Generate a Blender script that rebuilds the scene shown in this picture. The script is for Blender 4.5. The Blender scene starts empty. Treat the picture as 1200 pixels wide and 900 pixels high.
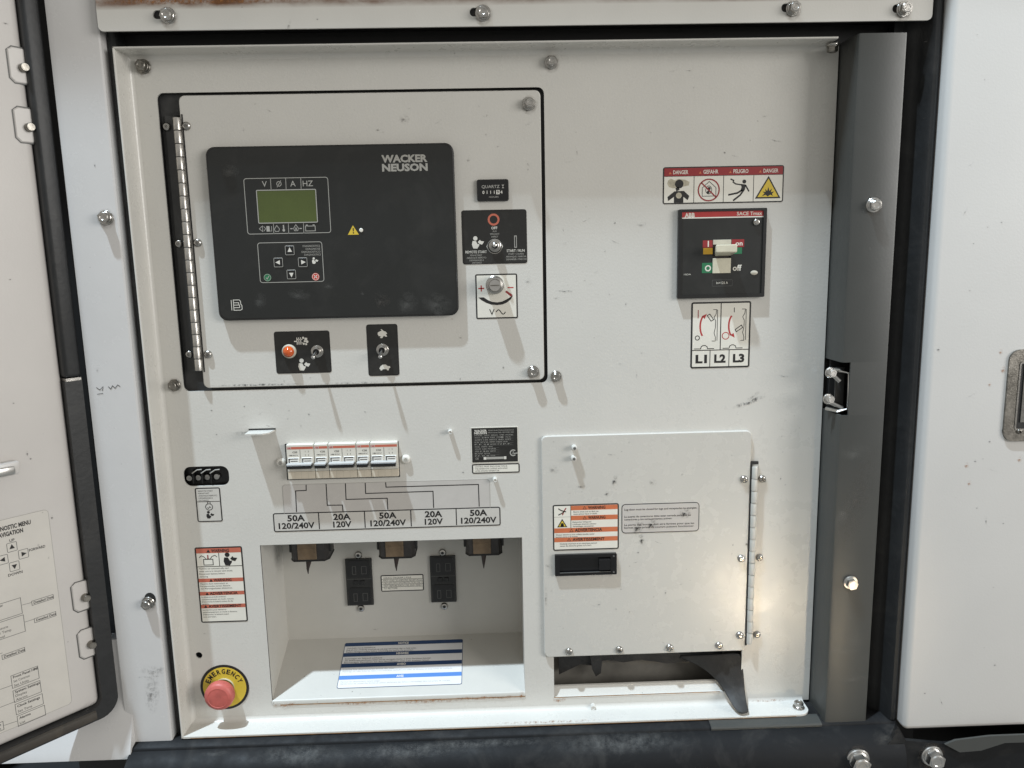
import bpy, bmesh, math, random
from mathutils import Vector, Matrix
from mathutils.geometry import tessellate_polygon

random.seed(7)
C = bpy.context.scene.collection
SC = bpy.context.scene
rad = math.radians

# ------------------------------------------------------------------ camera
# the cabinet face is the plane y = 0 (x right, z up, metres); the camera stands 1 m in front of it
PITCH, YAW, ROLL, FPX = rad(9.4726), rad(-1.4644), rad(-1.2058), 900.0
_right = Vector((math.cos(YAW), math.sin(YAW), 0))
_f0 = Vector((-math.sin(YAW), math.cos(YAW), 0))
_fwd = _f0 * math.cos(PITCH) + Vector((0, 0, -math.sin(PITCH)))
_up = _right.cross(_fwd)
_r2 = _right * math.cos(ROLL) + _up * math.sin(ROLL)
_u2 = -_right * math.sin(ROLL) + _up * math.cos(ROLL)
CAM = Vector((0, -1.0, 0))
cam_d = bpy.data.cameras.new('camera')
cam_d.sensor_width = 36.0
cam_d.lens = 36.0 * FPX / 1200.0
cam_d.clip_start, cam_d.clip_end = 0.02, 200
cam = bpy.data.objects.new('camera', cam_d)
C.objects.link(cam)
rot = Matrix((_r2, _u2, -_fwd)).transposed()
cam.matrix_world = Matrix.Translation(CAM) @ rot.to_4x4()
SC.camera = cam

# ------------------------------------------------------------------ world, lamps, exposure
w = bpy.data.worlds.new('World')
SC.world = w
w.use_nodes = True
bg = w.node_tree.nodes['Background']
bg.inputs[0].default_value = (1.0, 0.978, 0.918, 1)
bg.inputs[1].default_value = 0.385
SC.view_settings.view_transform = 'Standard'
SC.view_settings.look = 'None'
SC.view_settings.exposure = 0.23
SC.view_settings.gamma = 1.0
KEY = Vector((0.264, 0.199, -0.944)).normalized()      # the way the workshop ceiling lamp's light travels

def area_lamp(name, loc, target, sx, sy, power, col):
    d = bpy.data.lights.new(name, 'AREA')
    d.shape = 'RECTANGLE'
    d.size, d.size_y = sx, sy
    d.energy = power
    d.color = col
    o = bpy.data.objects.new(name, d)
    C.objects.link(o)
    o.location = loc
    o.rotation_euler = (Vector(target) - Vector(loc)).to_track_quat('-Z', 'Y').to_euler()
    return o
area_lamp('ceiling_lamp', Vector((0, 0, -0.3)) - KEY * 7.0, (0, 0, -0.3), 0.13, 0.13, 550, (0.80, 0.96, 1.10))
area_lamp('fill_lamp', (4.6, -3.0, 0.9), (0, 0, -0.25), 2.4, 2.0, 146, (1.0, 0.978, 0.945))  # added soft fill, set far right to brighten the left door
lamp = area_lamp('glint_lamp', (0.705, -0.94, -0.945), (0.350, 0, -0.440), 0.05, 0.05, 0.052, (1.0, 0.80, 0.54))  # added warm lamp, aimed so its reflection glints beside the lug door hinge
lamp.data.spread = rad(27)

# ------------------------------------------------------------------ measuring helper: point on a plane y = const
def W(px, py, y=0.0):
    d = _fwd * FPX + _r2 * (px - 600) - _u2 * (py - 450)
    return CAM + d * ((y + 1.0) / d.y)

# ------------------------------------------------------------------ materials
def lin(c):
    def f(v):
        v /= 255.0
        return v / 12.92 if v <= 0.04045 else ((v + 0.055) / 1.055) ** 2.4
    return tuple(f(v) for v in c)

def mat(name, col, rough=0.5, metal=0.0, spec=0.5, noise=0.0, nscale=40.0, bump=0.0, bscale=500.0,
        specks=0.0, rust=None, coat=0.0, rvar=0.0, emis=None, dust=0.0, dust_col=(0.35, 0.33, 0.30)):
    m = bpy.data.materials.new(name)
    m.use_nodes = True
    nt = m.node_tree
    b = nt.nodes['Principled BSDF']
    N = nt.nodes.new
    L = nt.links.new
    b.inputs['Roughness'].default_value = rough
    b.inputs['Metallic'].default_value = metal
    b.inputs['Specular IOR Level'].default_value = spec
    b.inputs['Coat Weight'].default_value = coat
    b.inputs['Base Color'].default_value = (*col, 1)
    tc = N('ShaderNodeTexCoord')
    cur = None
    def noise_tex(scale, detail=3.0, rough_=0.55, dist=0.0, vec=None):
        t = N('ShaderNodeTexNoise')
        t.inputs['Scale'].default_value = scale
        t.inputs['Detail'].default_value = detail
        t.inputs['Roughness'].default_value = rough_
        t.inputs['Distortion'].default_value = dist
        L(vec if vec is not None else tc.outputs['Object'], t.inputs['Vector'])
        return t
    def mix(fac_socket, a, bcol, blend='MIX'):
        mx = N('ShaderNodeMix'); mx.data_type = 'RGBA'; mx.blend_type = blend
        L(fac_socket, mx.inputs[0])
        if isinstance(a, tuple): mx.inputs[6].default_value = (*a, 1)
        else: L(a, mx.inputs[6])
        mx.inputs[7].default_value = (*bcol, 1)
        return mx.outputs[2]
    def ramp(sock, lo, hi, vlo=0.0, vhi=1.0):
        r = N('ShaderNodeMapRange')
        r.inputs[1].default_value = lo; r.inputs[2].default_value = hi
        r.inputs[3].default_value = vlo; r.inputs[4].default_value = vhi
        L(sock, r.inputs[0])
        return r.outputs[0]
    cur = tuple(col)
    if noise:
        t = noise_tex(nscale, 4.0, 0.6)
        dark = tuple(c * (1 - noise) for c in col)
        cur = mix(ramp(t.outputs[0], 0.35, 0.7), tuple(min(1, c * (1 + noise * 0.4)) for c in col), dark)
    if dust:
        t = noise_tex(14.0, 6.0, 0.7, 0.6)
        cur = mix(ramp(t.outputs[0], 0.5, 0.8, 0.0, dust), cur, dust_col)
    if specks:
        t = noise_tex(150.0, 2.0, 0.5)
        t2 = noise_tex(9.0, 3.0, 0.6)
        mm = N('ShaderNodeMath'); mm.operation = 'MULTIPLY'
        L(ramp(t.outputs[0], 0.735, 0.775), mm.inputs[0])
        L(ramp(t2.outputs[0], 0.42, 0.62), mm.inputs[1])
        m3 = N('ShaderNodeMath'); m3.operation = 'MULTIPLY'; m3.inputs[1].default_value = specks
        L(mm.outputs[0], m3.inputs[0])
        cur = mix(m3.outputs[0], cur, (0.06, 0.05, 0.04))
    if rust:
        z0, z1 = rust                                   # local heights between which the rust fades in
        sp = N('ShaderNodeSeparateXYZ')
        L(tc.outputs['Object'], sp.inputs[0])
        mp = N('ShaderNodeMapping'); mp.inputs['Scale'].default_value = (1.0, 1.0, 2.5)
        L(tc.outputs['Object'], mp.inputs[0])
        t = noise_tex(16.0, 6.0, 0.65, 0.3, mp.outputs[0])
        a = ramp(sp.outputs[2], z0, z1)
        t3 = noise_tex(3.2, 2.0, 0.5)
        mm = N('ShaderNodeMath'); mm.operation = 'MULTIPLY'
        L(a, mm.inputs[0]); L(ramp(t3.outputs[0], 0.30, 0.62, 0.15, 1.25), mm.inputs[1])
        mn = N('ShaderNodeMath'); mn.operation = 'MULTIPLY'
        L(mm.outputs[0], mn.inputs[0]); L(ramp(t.outputs[0], 0.3, 0.62, 0.25, 1.3), mn.inputs[1])
        cl = N('ShaderNodeClamp'); L(mn.outputs[0], cl.inputs[0])
        cur = mix(cl.outputs[0], cur, (0.125, 0.050, 0.016))
    if not isinstance(cur, tuple):
        L(cur, b.inputs['Base Color'])
    if rvar:
        t = noise_tex(30.0, 5.0, 0.65)
        L(ramp(t.outputs[0], 0.3, 0.7, max(0.03, rough - rvar), min(1, rough + rvar)), b.inputs['Roughness'])
    if bump:
        t = noise_tex(bscale, 2.0, 0.5)
        bp = N('ShaderNodeBump')
        bp.inputs['Strength'].default_value = bump
        bp.inputs['Distance'].default_value = 0.001
        L(t.outputs[0], bp.inputs['Height'])
        L(bp.outputs[0], b.inputs['Normal'])
    if emis:
        b.inputs['Emission Color'].default_value = (*col, 1)
        b.inputs['Emission Strength'].default_value = emis
    return m

PAINT = (0.600, 0.585, 0.545)
M = {}
M['paint'] = mat('grey_paint', PAINT, 0.29, noise=0.028, nscale=11, bump=0.14, bscale=330, specks=0.55, rvar=0.06)
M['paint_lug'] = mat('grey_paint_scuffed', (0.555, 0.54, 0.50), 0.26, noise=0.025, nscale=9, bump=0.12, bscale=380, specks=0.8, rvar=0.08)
M['paint_rusty'] = mat('grey_paint_rusty', PAINT, 0.36, noise=0.05, nscale=7, bump=0.10, bscale=420, specks=0.6, rust=(0.0225, 0.0285))
M['paint_post'] = mat('pale_paint', (0.60, 0.59, 0.58), 0.25, noise=0.05, nscale=6, bump=0.06, bscale=300, specks=0.6, rvar=0.05)
M['paint_door'] = mat('warm_grey_paint', (0.60, 0.575, 0.55), 0.4, noise=0.05, nscale=6, bump=0.10, bscale=350, specks=0.8)
M['paint_white'] = mat('white_paint', (0.615, 0.60, 0.575), 0.35, noise=0.03, nscale=6, bump=0.10, bscale=350, specks=0.45)
M['paint_shaded'] = mat('paint_shaded', (0.50, 0.485, 0.445), 0.42, noise=0.06, nscale=10, bump=0.1, specks=0.6)  # panel paint darkened: the shade of the bay is put into its colour
M['pillar'] = mat('charcoal_paint', (0.052, 0.0535, 0.050), 0.40, noise=0.05, nscale=9, bump=0.06, bscale=300, dust=0.02, rvar=0.02)
M['sill'] = mat('dark_sill_paint', (0.0065, 0.007, 0.008), 0.62, spec=0.22, noise=0.2, nscale=12, bump=0.10, bscale=260, dust=0.07, rvar=0.10)
M['gap'] = mat('dark_gasket', (0.012, 0.012, 0.012), 0.6)
M['rubber'] = mat('black_rubber', (0.014, 0.015, 0.016), 0.48, noise=0.3, nscale=30, bump=0.25, bscale=160, dust=0.07)
M['rubber_dirty'] = mat('dirty_rubber', (0.045, 0.038, 0.030), 0.6, noise=0.5, nscale=18, bump=0.3, bscale=120, dust=0.35, dust_col=(0.20, 0.16, 0.11))
M['cloth'] = mat('black_flap', (0.018, 0.0175, 0.017), 0.62, noise=0.45, nscale=45, bump=0.4, bscale=200, dust=0.10)
M['recess'] = mat('dark_recess', (0.040, 0.040, 0.039), 0.5, noise=0.2, nscale=25, bump=0.1, dust=0.12)
M['zinc'] = mat('zinc_steel', (0.46, 0.445, 0.42), 0.24, metal=1.0, noise=0.22, nscale=180, bump=0.12, bscale=700, rvar=0.08)
M['zinc_dull'] = mat('dull_zinc_steel', (0.26, 0.245, 0.22), 0.34, metal=1.0, noise=0.35, nscale=150, bump=0.2, bscale=500, rvar=0.1)
M['chrome'] = mat('bright_steel', (0.58, 0.57, 0.55), 0.28, metal=1.0, noise=0.1, nscale=100)
M['hinge'] = mat('hinge_steel', (0.50, 0.48, 0.45), 0.34, metal=1.0, noise=0.3, nscale=90, rvar=0.1)
M['cream_screw'] = mat('painted_screw', (0.66, 0.64, 0.59), 0.32, noise=0.1, nscale=200)
M['faceplate'] = mat('controller_film', (0.0145, 0.0152, 0.0142), 0.40, noise=0.12, nscale=14, bump=0.05, bscale=900, dust=0.035, rvar=0.05)
M['black'] = mat('black_plastic', (0.010, 0.010, 0.010), 0.38, bump=0.06, bscale=600)
M['black_gloss'] = mat('glossy_black_plastic', (0.008, 0.008, 0.009), 0.14, noise=0.1)
M['ink'] = mat('black_ink', (0.014, 0.013, 0.013), 0.45)
M['plate_black'] = mat('black_film', (0.017, 0.0165, 0.015), 0.36, noise=0.15, nscale=30, dust=0.08)
M['white_ink'] = mat('white_ink', (0.66, 0.64, 0.58), 0.5)
M['grey_ink'] = mat('grey_ink', (0.36, 0.35, 0.32), 0.5)
M['dim_ink'] = mat('dim_ink', (0.10, 0.10, 0.095), 0.5)
M['label'] = mat('label_film', (0.74, 0.715, 0.64), 0.34, noise=0.05, nscale=25, bump=0.03)
M['label_grey'] = mat('grey_label_film', (0.56, 0.54, 0.50), 0.34, noise=0.06, nscale=25)
M['label_blue_white'] = mat('pale_label_film', (0.66, 0.66, 0.66), 0.34, noise=0.04, nscale=25)
M['film'] = mat('clear_film', (0.52, 0.495, 0.465), 0.26, noise=0.06, nscale=30)
M['label_manila'] = mat('manila_label', (0.62, 0.595, 0.55), 0.5, noise=0.05, nscale=22, specks=0.5)
M['red_ink'] = mat('red_ink', (0.42, 0.035, 0.035), 0.42, noise=0.08, nscale=60)
M['dark_red_ink'] = mat('dark_red_ink', (0.27, 0.022, 0.025), 0.42)
M['bright_red_ink'] = mat('bright_red_ink', (0.55, 0.05, 0.04), 0.42)
M['orange_ink'] = mat('orange_ink', (0.55, 0.155, 0.065), 0.42, noise=0.08, nscale=60)
M['salmon_ink'] = mat('salmon_ink', (0.50, 0.135, 0.085), 0.42, noise=0.08, nscale=60)
M['yellow_ink'] = mat('yellow_ink', (0.66, 0.48, 0.05), 0.42, noise=0.06, nscale=60)
M['amber_ink'] = mat('amber_ink', (0.50, 0.27, 0.02), 0.42)
M['green_ink'] = mat('green_ink', (0.02, 0.16, 0.07), 0.42)
M['navy_ink'] = mat('navy_ink', (0.018, 0.045, 0.115), 0.4)
M['blue_ink'] = mat('blue_ink', (0.070, 0.20, 0.52), 0.4)
M['smoke_ink'] = mat('smoke_ink', (0.46, 0.42, 0.32), 0.45, noise=0.3, nscale=150)
M['lcd'] = mat('lcd_glass', (0.068, 0.090, 0.020), 0.16, noise=0.14, nscale=20, coat=0.3)
M['red_plastic'] = mat('faded_red_plastic', (0.50, 0.115, 0.095), 0.50, noise=0.22, nscale=60, bump=0.10, bscale=250)
M['lens_amber'] = mat('amber_lens', (0.62, 0.10, 0.015), 0.12, noise=0.25, nscale=300, coat=0.6)
M['cream'] = mat('cream_plastic', (0.62, 0.585, 0.46), 0.40, noise=0.08, nscale=90)
M['beige'] = mat('beige_plastic', (0.50, 0.47, 0.39), 0.45, noise=0.08, nscale=90)
M['breaker_face'] = mat('ivory_breaker_plastic', (0.65, 0.625, 0.555), 0.42, noise=0.06, nscale=60)
M['breaker_foot'] = mat('tan_breaker_plastic', (0.62, 0.555, 0.45), 0.45, noise=0.08, nscale=60)
M['breaker_white'] = mat('white_breaker_plastic', (0.68, 0.67, 0.63), 0.38)
M['handle_grey'] = mat('grey_toggle_plastic', (0.46, 0.46, 0.45), 0.45)
M['brown'] = mat('brown_phenolic', (0.165, 0.115, 0.068), 0.36, noise=0.35, nscale=60, dust=0.15)
M['dark_brown'] = mat('dark_brown_steel', (0.022, 0.013, 0.010), 0.5, noise=0.3, nscale=80)
M['socket_body'] = mat('socket_housing', (0.030, 0.027, 0.026), 0.4, noise=0.3, nscale=60, dust=0.12)
M['receptacle'] = mat('receptacle_plastic', (0.016, 0.016, 0.015), 0.42, noise=0.2, nscale=60, dust=0.12)
M['slot_paint'] = mat('dusty_slot_paint', (0.17, 0.16, 0.14), 0.6, noise=0.35, nscale=20, dust=0.2, dust_col=(0.05, 0.05, 0.05))
M['rust'] = mat('rust_stain', (0.30, 0.155, 0.055), 0.75, noise=0.5, nscale=90)

def scuff_mat(name, col, density, nsc=170, lo=0.46, hi=0.66):
    m = bpy.data.materials.new(name); m.use_nodes = True
    nt = m.node_tree; N = nt.nodes.new; L = nt.links.new
    b = nt.nodes['Principled BSDF']
    b.inputs['Base Color'].default_value = (*col, 1); b.inputs['Roughness'].default_value = 0.6
    tc = N('ShaderNodeTexCoord')
    ln = N('ShaderNodeVectorMath'); ln.operation = 'LENGTH'
    mp = N('ShaderNodeMapping'); mp.inputs['Location'].default_value = (-1, -1, -1); mp.inputs['Scale'].default_value = (2, 2, 2)
    L(tc.outputs['Generated'], mp.inputs[0])
    sx = N('ShaderNodeSeparateXYZ'); L(mp.outputs[0], sx.inputs[0])
    cb = N('ShaderNodeCombineXYZ'); L(sx.outputs[0], cb.inputs[0]); L(sx.outputs[2], cb.inputs[1])
    L(cb.outputs[0], ln.inputs[0])
    t = N('ShaderNodeTexNoise'); t.inputs['Scale'].default_value = nsc; t.inputs['Detail'].default_value = 5; t.inputs['Roughness'].default_value = 0.7
    L(tc.outputs['Object'], t.inputs['Vector'])
    r = N('ShaderNodeMapRange'); r.inputs[1].default_value = 1.0; r.inputs[2].default_value = 0.1; r.inputs[3].default_value = 0; r.inputs[4].default_value = density
    L(ln.outputs['Value'], r.inputs[0])
    r2 = N('ShaderNodeMapRange'); r2.inputs[1].default_value = lo; r2.inputs[2].default_value = hi
    L(t.outputs[0], r2.inputs[0])
    mu = N('ShaderNodeMath'); mu.operation = 'MULTIPLY'; mu.use_clamp = True
    L(r.outputs[0], mu.inputs[0]); L(r2.outputs[0], mu.inputs[1])
    L(mu.outputs[0], b.inputs['Alpha'])
    return m
M['scuff'] = scuff_mat('black_scuff', (0.03, 0.028, 0.025), 1.3)
M['scuff_soft'] = scuff_mat('grey_scuff', (0.10, 0.09, 0.08), 0.6)
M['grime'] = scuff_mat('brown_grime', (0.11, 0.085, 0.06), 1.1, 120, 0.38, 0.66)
M['dusting'] = scuff_mat('pale_dust', (0.40, 0.40, 0.38), 0.20, 70, 0.40, 0.74)
M['rust_spot'] = scuff_mat('rust_speckle', (0.34, 0.14, 0.04), 1.1)

# ------------------------------------------------------------------ mesh builder (x right, z up, -y towards the viewer)
_glyphs = {}
def glyph_mesh(s, bold, sp=1.0):
    key = (s, bold, sp)
    if key not in _glyphs:
        cu = bpy.data.curves.new('t', 'FONT')
        cu.body = s; cu.size = 1.0; cu.resolution_u = 2; cu.offset = bold; cu.space_character = sp
        o = bpy.data.objects.new('t', cu)
        me = o.to_mesh()
        vs = [(v.co.x, v.co.y) for v in me.vertices]
        fs = [tuple(p.vertices) for p in me.polygons]
        o.to_mesh_clear()
        bpy.data.objects.remove(o); bpy.data.curves.remove(cu)
        _glyphs[key] = (vs, fs)
    return _glyphs[key]
CAP = max(v[1] for v in glyph_mesh('H', 0.0)[0])

def rr(x0, x1, z0, z1, r, n=5):
    if x0 > x1: x0, x1 = x1, x0
    if z0 > z1: z0, z1 = z1, z0
    r = min(r, (x1 - x0) / 2 * 0.999, (z1 - z0) / 2 * 0.999)
    pts = []
    for cx, cz, a0 in ((x1 - r, z1 - r, 0), (x0 + r, z1 - r, 90), (x0 + r, z0 + r, 180), (x1 - r, z0 + r, 270)):
        for k in range(n + 1):
            a = rad(a0 + 90 * k / n)
            pts.append((cx + r * math.cos(a), cz + r * math.sin(a)))
    return pts

def circle(cx, cz, r, n=24, ry=None, a0=0, a1=360):
    full = abs(a1 - a0) >= 360
    k = n if full else n + 1
    return [(cx + r * math.cos(rad(a0 + (a1 - a0) * i / n)), cz + (ry or r) * math.sin(rad(a0 + (a1 - a0) * i / n))) for i in range(k)]

class MB:
    def __init__(s): s.v = []; s.f = []
    def add(s, vs, fs):
        b = len(s.v); s.v += [tuple(v) for v in vs]; s.f += [tuple(i + b for i in f) for f in fs]; return s
    def poly(s, pts, y, holes=()):
        loops = [list(pts)] + [list(h) for h in holes]
        tri = tessellate_polygon([[Vector((p[0], p[1], 0)) for p in l] for l in loops])
        flat = [(p[0], y, p[1]) for l in loops for p in l]
        out = []
        for t in tri:
            a, b, c = (flat[i] for i in t)
            cr = (b[0] - a[0]) * (c[2] - a[2]) - (b[2] - a[2]) * (c[0] - a[0])
            out.append(t if cr > 0 else (t[0], t[2], t[1]))
        return s.add(flat, out)
    def prism(s, pts, y0, y1, holes=(), bevel=0.0):
        """front at y0 (towards the viewer), back at y1"""
        loops = [list(pts)] + [list(h) for h in holes]
        s.poly(pts, y0, holes); s.poly(pts, y1, holes)
        for l in loops:
            n = len(l)
            vs = [(p[0], y0, p[1]) for p in l] + [(p[0], y1, p[1]) for p in l]
            s.add(vs, [(i, (i + 1) % n, n + (i + 1) % n, n + i) for i in range(n)])
        return s
    def plate(s, pts, y0, y1, b=0.001):
        """solid with a chamfered front edge; pts convex-ish"""
        cx = sum(p[0] for p in pts) / len(pts); cz = sum(p[1] for p in pts) / len(pts)
        hx = max(abs(p[0] - cx) for p in pts); hz = max(abs(p[1] - cz) for p in pts)
        inn = [(cx + (p[0] - cx) * (1 - b / hx), cz + (p[1] - cz) * (1 - b / hz)) for p in pts]
        n = len(pts)
        s.poly(inn, y0); s.poly(pts, y1)
        vs = [(p[0], y0, p[1]) for p in inn] + [(p[0], y0 + b, p[1]) for p in pts] + [(p[0], y1, p[1]) for p in pts]
        fs = []
        for i in range(n):
            j = (i + 1) % n
            fs += [(i, j, n + j, n + i), (n + i, n + j, 2 * n + j, 2 * n + i)]
        return s.add(vs, fs)
    def ring(s, outer, inner, y):
        return s.poly(outer, y, [inner])
    def stroke(s, pts, wd, y, closed=False):
        P = [Vector(p) for p in pts]; n = len(P); L_, R_ = [], []
        for i in range(n):
            a = P[i - 1] if (i > 0 or closed) else None
            c = P[(i + 1) % n] if (i < n - 1 or closed) else None
            d1 = (P[i] - a).normalized() if a is not None else None
            d2 = (c - P[i]).normalized() if c is not None else None
            d1 = d1 or d2; d2 = d2 or d1
            nn = Vector((-d1.y - d2.y, d1.x + d2.x))
            nn = nn.normalized() if nn.length > 1e-6 else Vector((-d1.y, d1.x))
            k = min(2.0, 1.0 / max(0.3, nn.dot(Vector((-d1.y, d1.x)))))
            L_.append(P[i] + nn * wd / 2 * k); R_.append(P[i] - nn * wd / 2 * k)
        vs = [(p.x, y, p.y) for p in L_] + [(p.x, y, p.y) for p in R_]
        fs = [(n + i, n + (i + 1) % n, (i + 1) % n, i) for i in range(n if closed else n - 1)]
        return s.add(vs, fs)
    def text(s, t, x, z, h, y, wd=None, align='c', bold=0.0, maxw=None, ang=0.0, sp=1.0):
        vs, fs = glyph_mesh(t, bold, sp)
        if not vs: return s
        x0 = min(v[0] for v in vs); x1 = max(v[0] for v in vs)
        k = h / CAP; kx = k
        if wd: kx = wd / (x1 - x0)
        elif maxw and (x1 - x0) * k > maxw: kx = maxw / (x1 - x0)
        off = {'c': -(x0 + x1) / 2, 'l': -x0, 'r': -x1}[align]
        ca, sa = math.cos(ang), math.sin(ang)
        out = []
        for v in vs:
            a, b = (v[0] + off) * kx, v[1] * k - h / 2
            out.append((x + a * ca - b * sa, y, z + a * sa + b * ca))
        return s.add(out, fs)
    def box(s, x0, x1, y0, y1, z0, z1, bev=0.0, seg=2):
        bm = bmesh.new()
        bmesh.ops.create_cube(bm, size=1.0, matrix=Matrix.Translation(((x0 + x1) / 2, (y0 + y1) / 2, (z0 + z1) / 2)) @ Matrix.Diagonal((abs(x1 - x0), abs(y1 - y0), abs(z1 - z0), 1)))
        if bev: bmesh.ops.bevel(bm, geom=bm.edges[:], offset=bev, segments=seg, profile=0.5, affect='EDGES')
        bm.verts.index_update()
        s.add([v.co[:] for v in bm.verts], [[v.index for v in f.verts] for f in bm.faces]); bm.free(); return s
    def lathe(s, prof, cx=0, cz=0, n=24, axis='y', o=(0, 0, 0)):
        """prof: (radius, distance along the axis)"""
        vs = []
        for r, a in prof:
            for k in range(n):
                c, q = r * math.cos(2 * math.pi * k / n), r * math.sin(2 * math.pi * k / n)
                if axis == 'y': vs.append((o[0] + cx + c, o[1] + a, o[2] + cz + q))
                elif axis == 'z': vs.append((o[0] + c, o[1] + q, o[2] + a))
                else: vs.append((o[0] + a, o[1] + c, o[2] + q))
        fs = []
        for i in range(len(prof) - 1):
            for k in range(n):
                j = (k + 1) % n
                fs.append((i * n + k, i * n + j, (i + 1) * n + j, (i + 1) * n + k))
        fs.append(tuple(range(n))); fs.append(tuple((len(prof) - 1) * n + k for k in range(n)))
        return s.add(vs, fs)
    def tube(s, pts, r, n=10):
        P = [Vector(p) for p in pts]; R = r if isinstance(r, (list, tuple)) else [r] * len(P)
        vs, fs = [], []
        for i, p in enumerate(P):
            d = (P[min(i + 1, len(P) - 1)] - P[max(i - 1, 0)]).normalized()
            a = d.cross(Vector((0.3, 0.1, 1)).normalized())
            if a.length < 0.1: a = d.cross(Vector((1, 0, 0)))
            a.normalize(); b = d.cross(a)
            for k in range(n):
                t = 2 * math.pi * k / n
                vs.append(p + (a * math.cos(t) + b * math.sin(t)) * R[i])
        for i in range(len(P) - 1):
            for k in range(n):
                j = (k + 1) % n
                fs.append((i * n + k, i * n + j, (i + 1) * n + j, (i + 1) * n + k))
        fs.append(tuple(range(n))); fs.append(tuple((len(P) - 1) * n + k for k in range(n)))
        return s.add(vs, fs)
    def sweep(s, prof, axis, t0, t1, closed=True):
        """prof in (y,z) along x, or (x,y) along z"""
        n = len(prof); vs = []
        for t in (t0, t1):
            for p in prof:
                vs.append((t, p[0], p[1]) if axis == 'x' else (p[0], p[1], t))
        fs = [(i, (i + 1) % n, n + (i + 1) % n, n + i) for i in range(n if closed else n - 1)]
        if closed: fs += [tuple(range(n)), tuple(range(n, 2 * n))]
        return s.add(vs, fs)
    def mesh(s, name, m, smooth=True, ang=32):
        me = bpy.data.meshes.new(name)
        me.from_pydata(s.v, [], s.f)
        me.materials.append(M[m] if isinstance(m, str) else m)
        if smooth:
            bm = bmesh.new(); bm.from_mesh(me)
            bmesh.ops.remove_doubles(bm, verts=bm.verts, dist=1e-6)
            bmesh.ops.recalc_face_normals(bm, faces=bm.faces)
            bm.to_mesh(me); bm.free()
            me.shade_smooth(); me.set_sharp_from_angle(angle=rad(ang))
        me.update()
        return me
    def obj(s, name, m, parent=None, smooth=True, loc=(0, 0, 0), ang=32):
        return link(name, s.mesh(name, m, smooth, ang), parent, loc)

def link(name, me, parent=None, loc=(0, 0, 0), rot=None, scale=None):
    o = bpy.data.objects.new(name, me)
    C.objects.link(o)
    if isinstance(parent, Thing): parent = parent.o
    o.parent = parent
    o.location = loc
    if rot: o.rotation_euler = rot
    if scale: o.scale = scale
    return o

class Thing:
    """an Empty at the thing's base; its parts are built in its own axes"""
    def __init__(s, name, label, cat, loc, group=None, rot=None):
        s.loc = Vector(loc)
        s.o = bpy.data.objects.new(name, None)
        s.o.empty_display_size = 0.02
        C.objects.link(s.o)
        s.o.location = s.loc
        s.R = Matrix.Identity(3)
        if rot:
            s.o.rotation_euler = rot
            s.R = s.o.rotation_euler.to_matrix()
        s.o['label'] = label; s.o['category'] = cat
        if group: s.o['group'] = group
    def l(s, px, py, h=0.0):
        """local (x, z) of a measured point standing h proud of the thing's plane"""
        R = s.R
        d = _fwd * FPX + _r2 * (px - 600) - _u2 * (py - 450)
        n = R @ Vector((0, -1, 0))
        p = CAM + d * (((s.loc + n * h) - CAM).dot(n) / d.dot(n))
        q = R.transposed() @ (p - s.loc)
        return q.x, q.z
    def rect(s, L_, R_, T_, B_, h=0.0):
        cx, cy = (L_ + R_) / 2, (T_ + B_) / 2
        return s.l(L_, cy, h)[0], s.l(R_, cy, h)[0], s.l(cx, B_, h)[1], s.l(cx, T_, h)[1]

# ------------------------------------------------------------------ shared fasteners
def hexpts(r): return [(r * math.cos(rad(60 * k + 30)), r * math.sin(rad(60 * k + 30))) for k in range(6)]
def bolt_mesh(m):
    mb = MB()
    mb.lathe([(0.0070, -0.0018), (0.0069, -0.0028), (0.0062, -0.0034)], n=24)
    h = hexpts(0.0068)
    mb.prism(h, -0.0085, -0.0030)
    mb.lathe([(0.0057, -0.0085), (0.0050, -0.0093), (0.0034, -0.0093), (0.0028, -0.0089)], n=18)
    return mb.mesh('bolt', m)
def washer_mesh(m):
    return MB().lathe([(0.0086, 0.0002), (0.0086, -0.0012), (0.0080, -0.0019), (0.0040, -0.0019)], n=28).mesh('washer', m)
def screw_mesh(m):
    mb = MB().lathe([(0.0056, 0.0), (0.0056, -0.0010), (0.0050, -0.0026), (0.0036, -0.0038), (0.0026, -0.0040)], n=20)
    mb.lathe([(0.0026, -0.0040), (0.0023, -0.0022)], n=6)
    return mb.mesh('screw', m)
BOLT = {k: bolt_mesh(k) for k in ('zinc', 'zinc_dull', 'chrome')}
WASH = {k: washer_mesh(k) for k in ('zinc', 'zinc_dull', 'chrome')}
SCREW = {k: screw_mesh(k) for k in ('zinc', 'zinc_dull', 'cream_screw', 'chrome')}

def bolt(t, px, py, s=1.0, m='zinc', base_h=0.0, washer=True):
    """hex bolt with its washer, seated on the thing's plane"""
    x, z = t.l(px, py, base_h + 0.005)
    s *= random.uniform(0.95, 1.04)
    b = link('bolt', BOLT[m], t, (x, -base_h, z), (random.uniform(-0.09, 0.09), random.uniform(0, 1.0), random.uniform(-0.09, 0.09)), (s, s, s))
    if washer: link('washer', WASH[m], b)
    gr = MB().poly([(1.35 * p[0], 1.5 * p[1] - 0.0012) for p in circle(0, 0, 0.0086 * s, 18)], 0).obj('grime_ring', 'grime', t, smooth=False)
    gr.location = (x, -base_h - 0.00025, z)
    return b

def screw(t, px, py, s=1.0, m='zinc', base_h=0.0):
    x, z = t.l(px, py, base_h + 0.002)
    return link('screw', SCREW[m], t, (x, -base_h, z), (0, random.uniform(0, 6), 0), (s, s, s))

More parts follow.
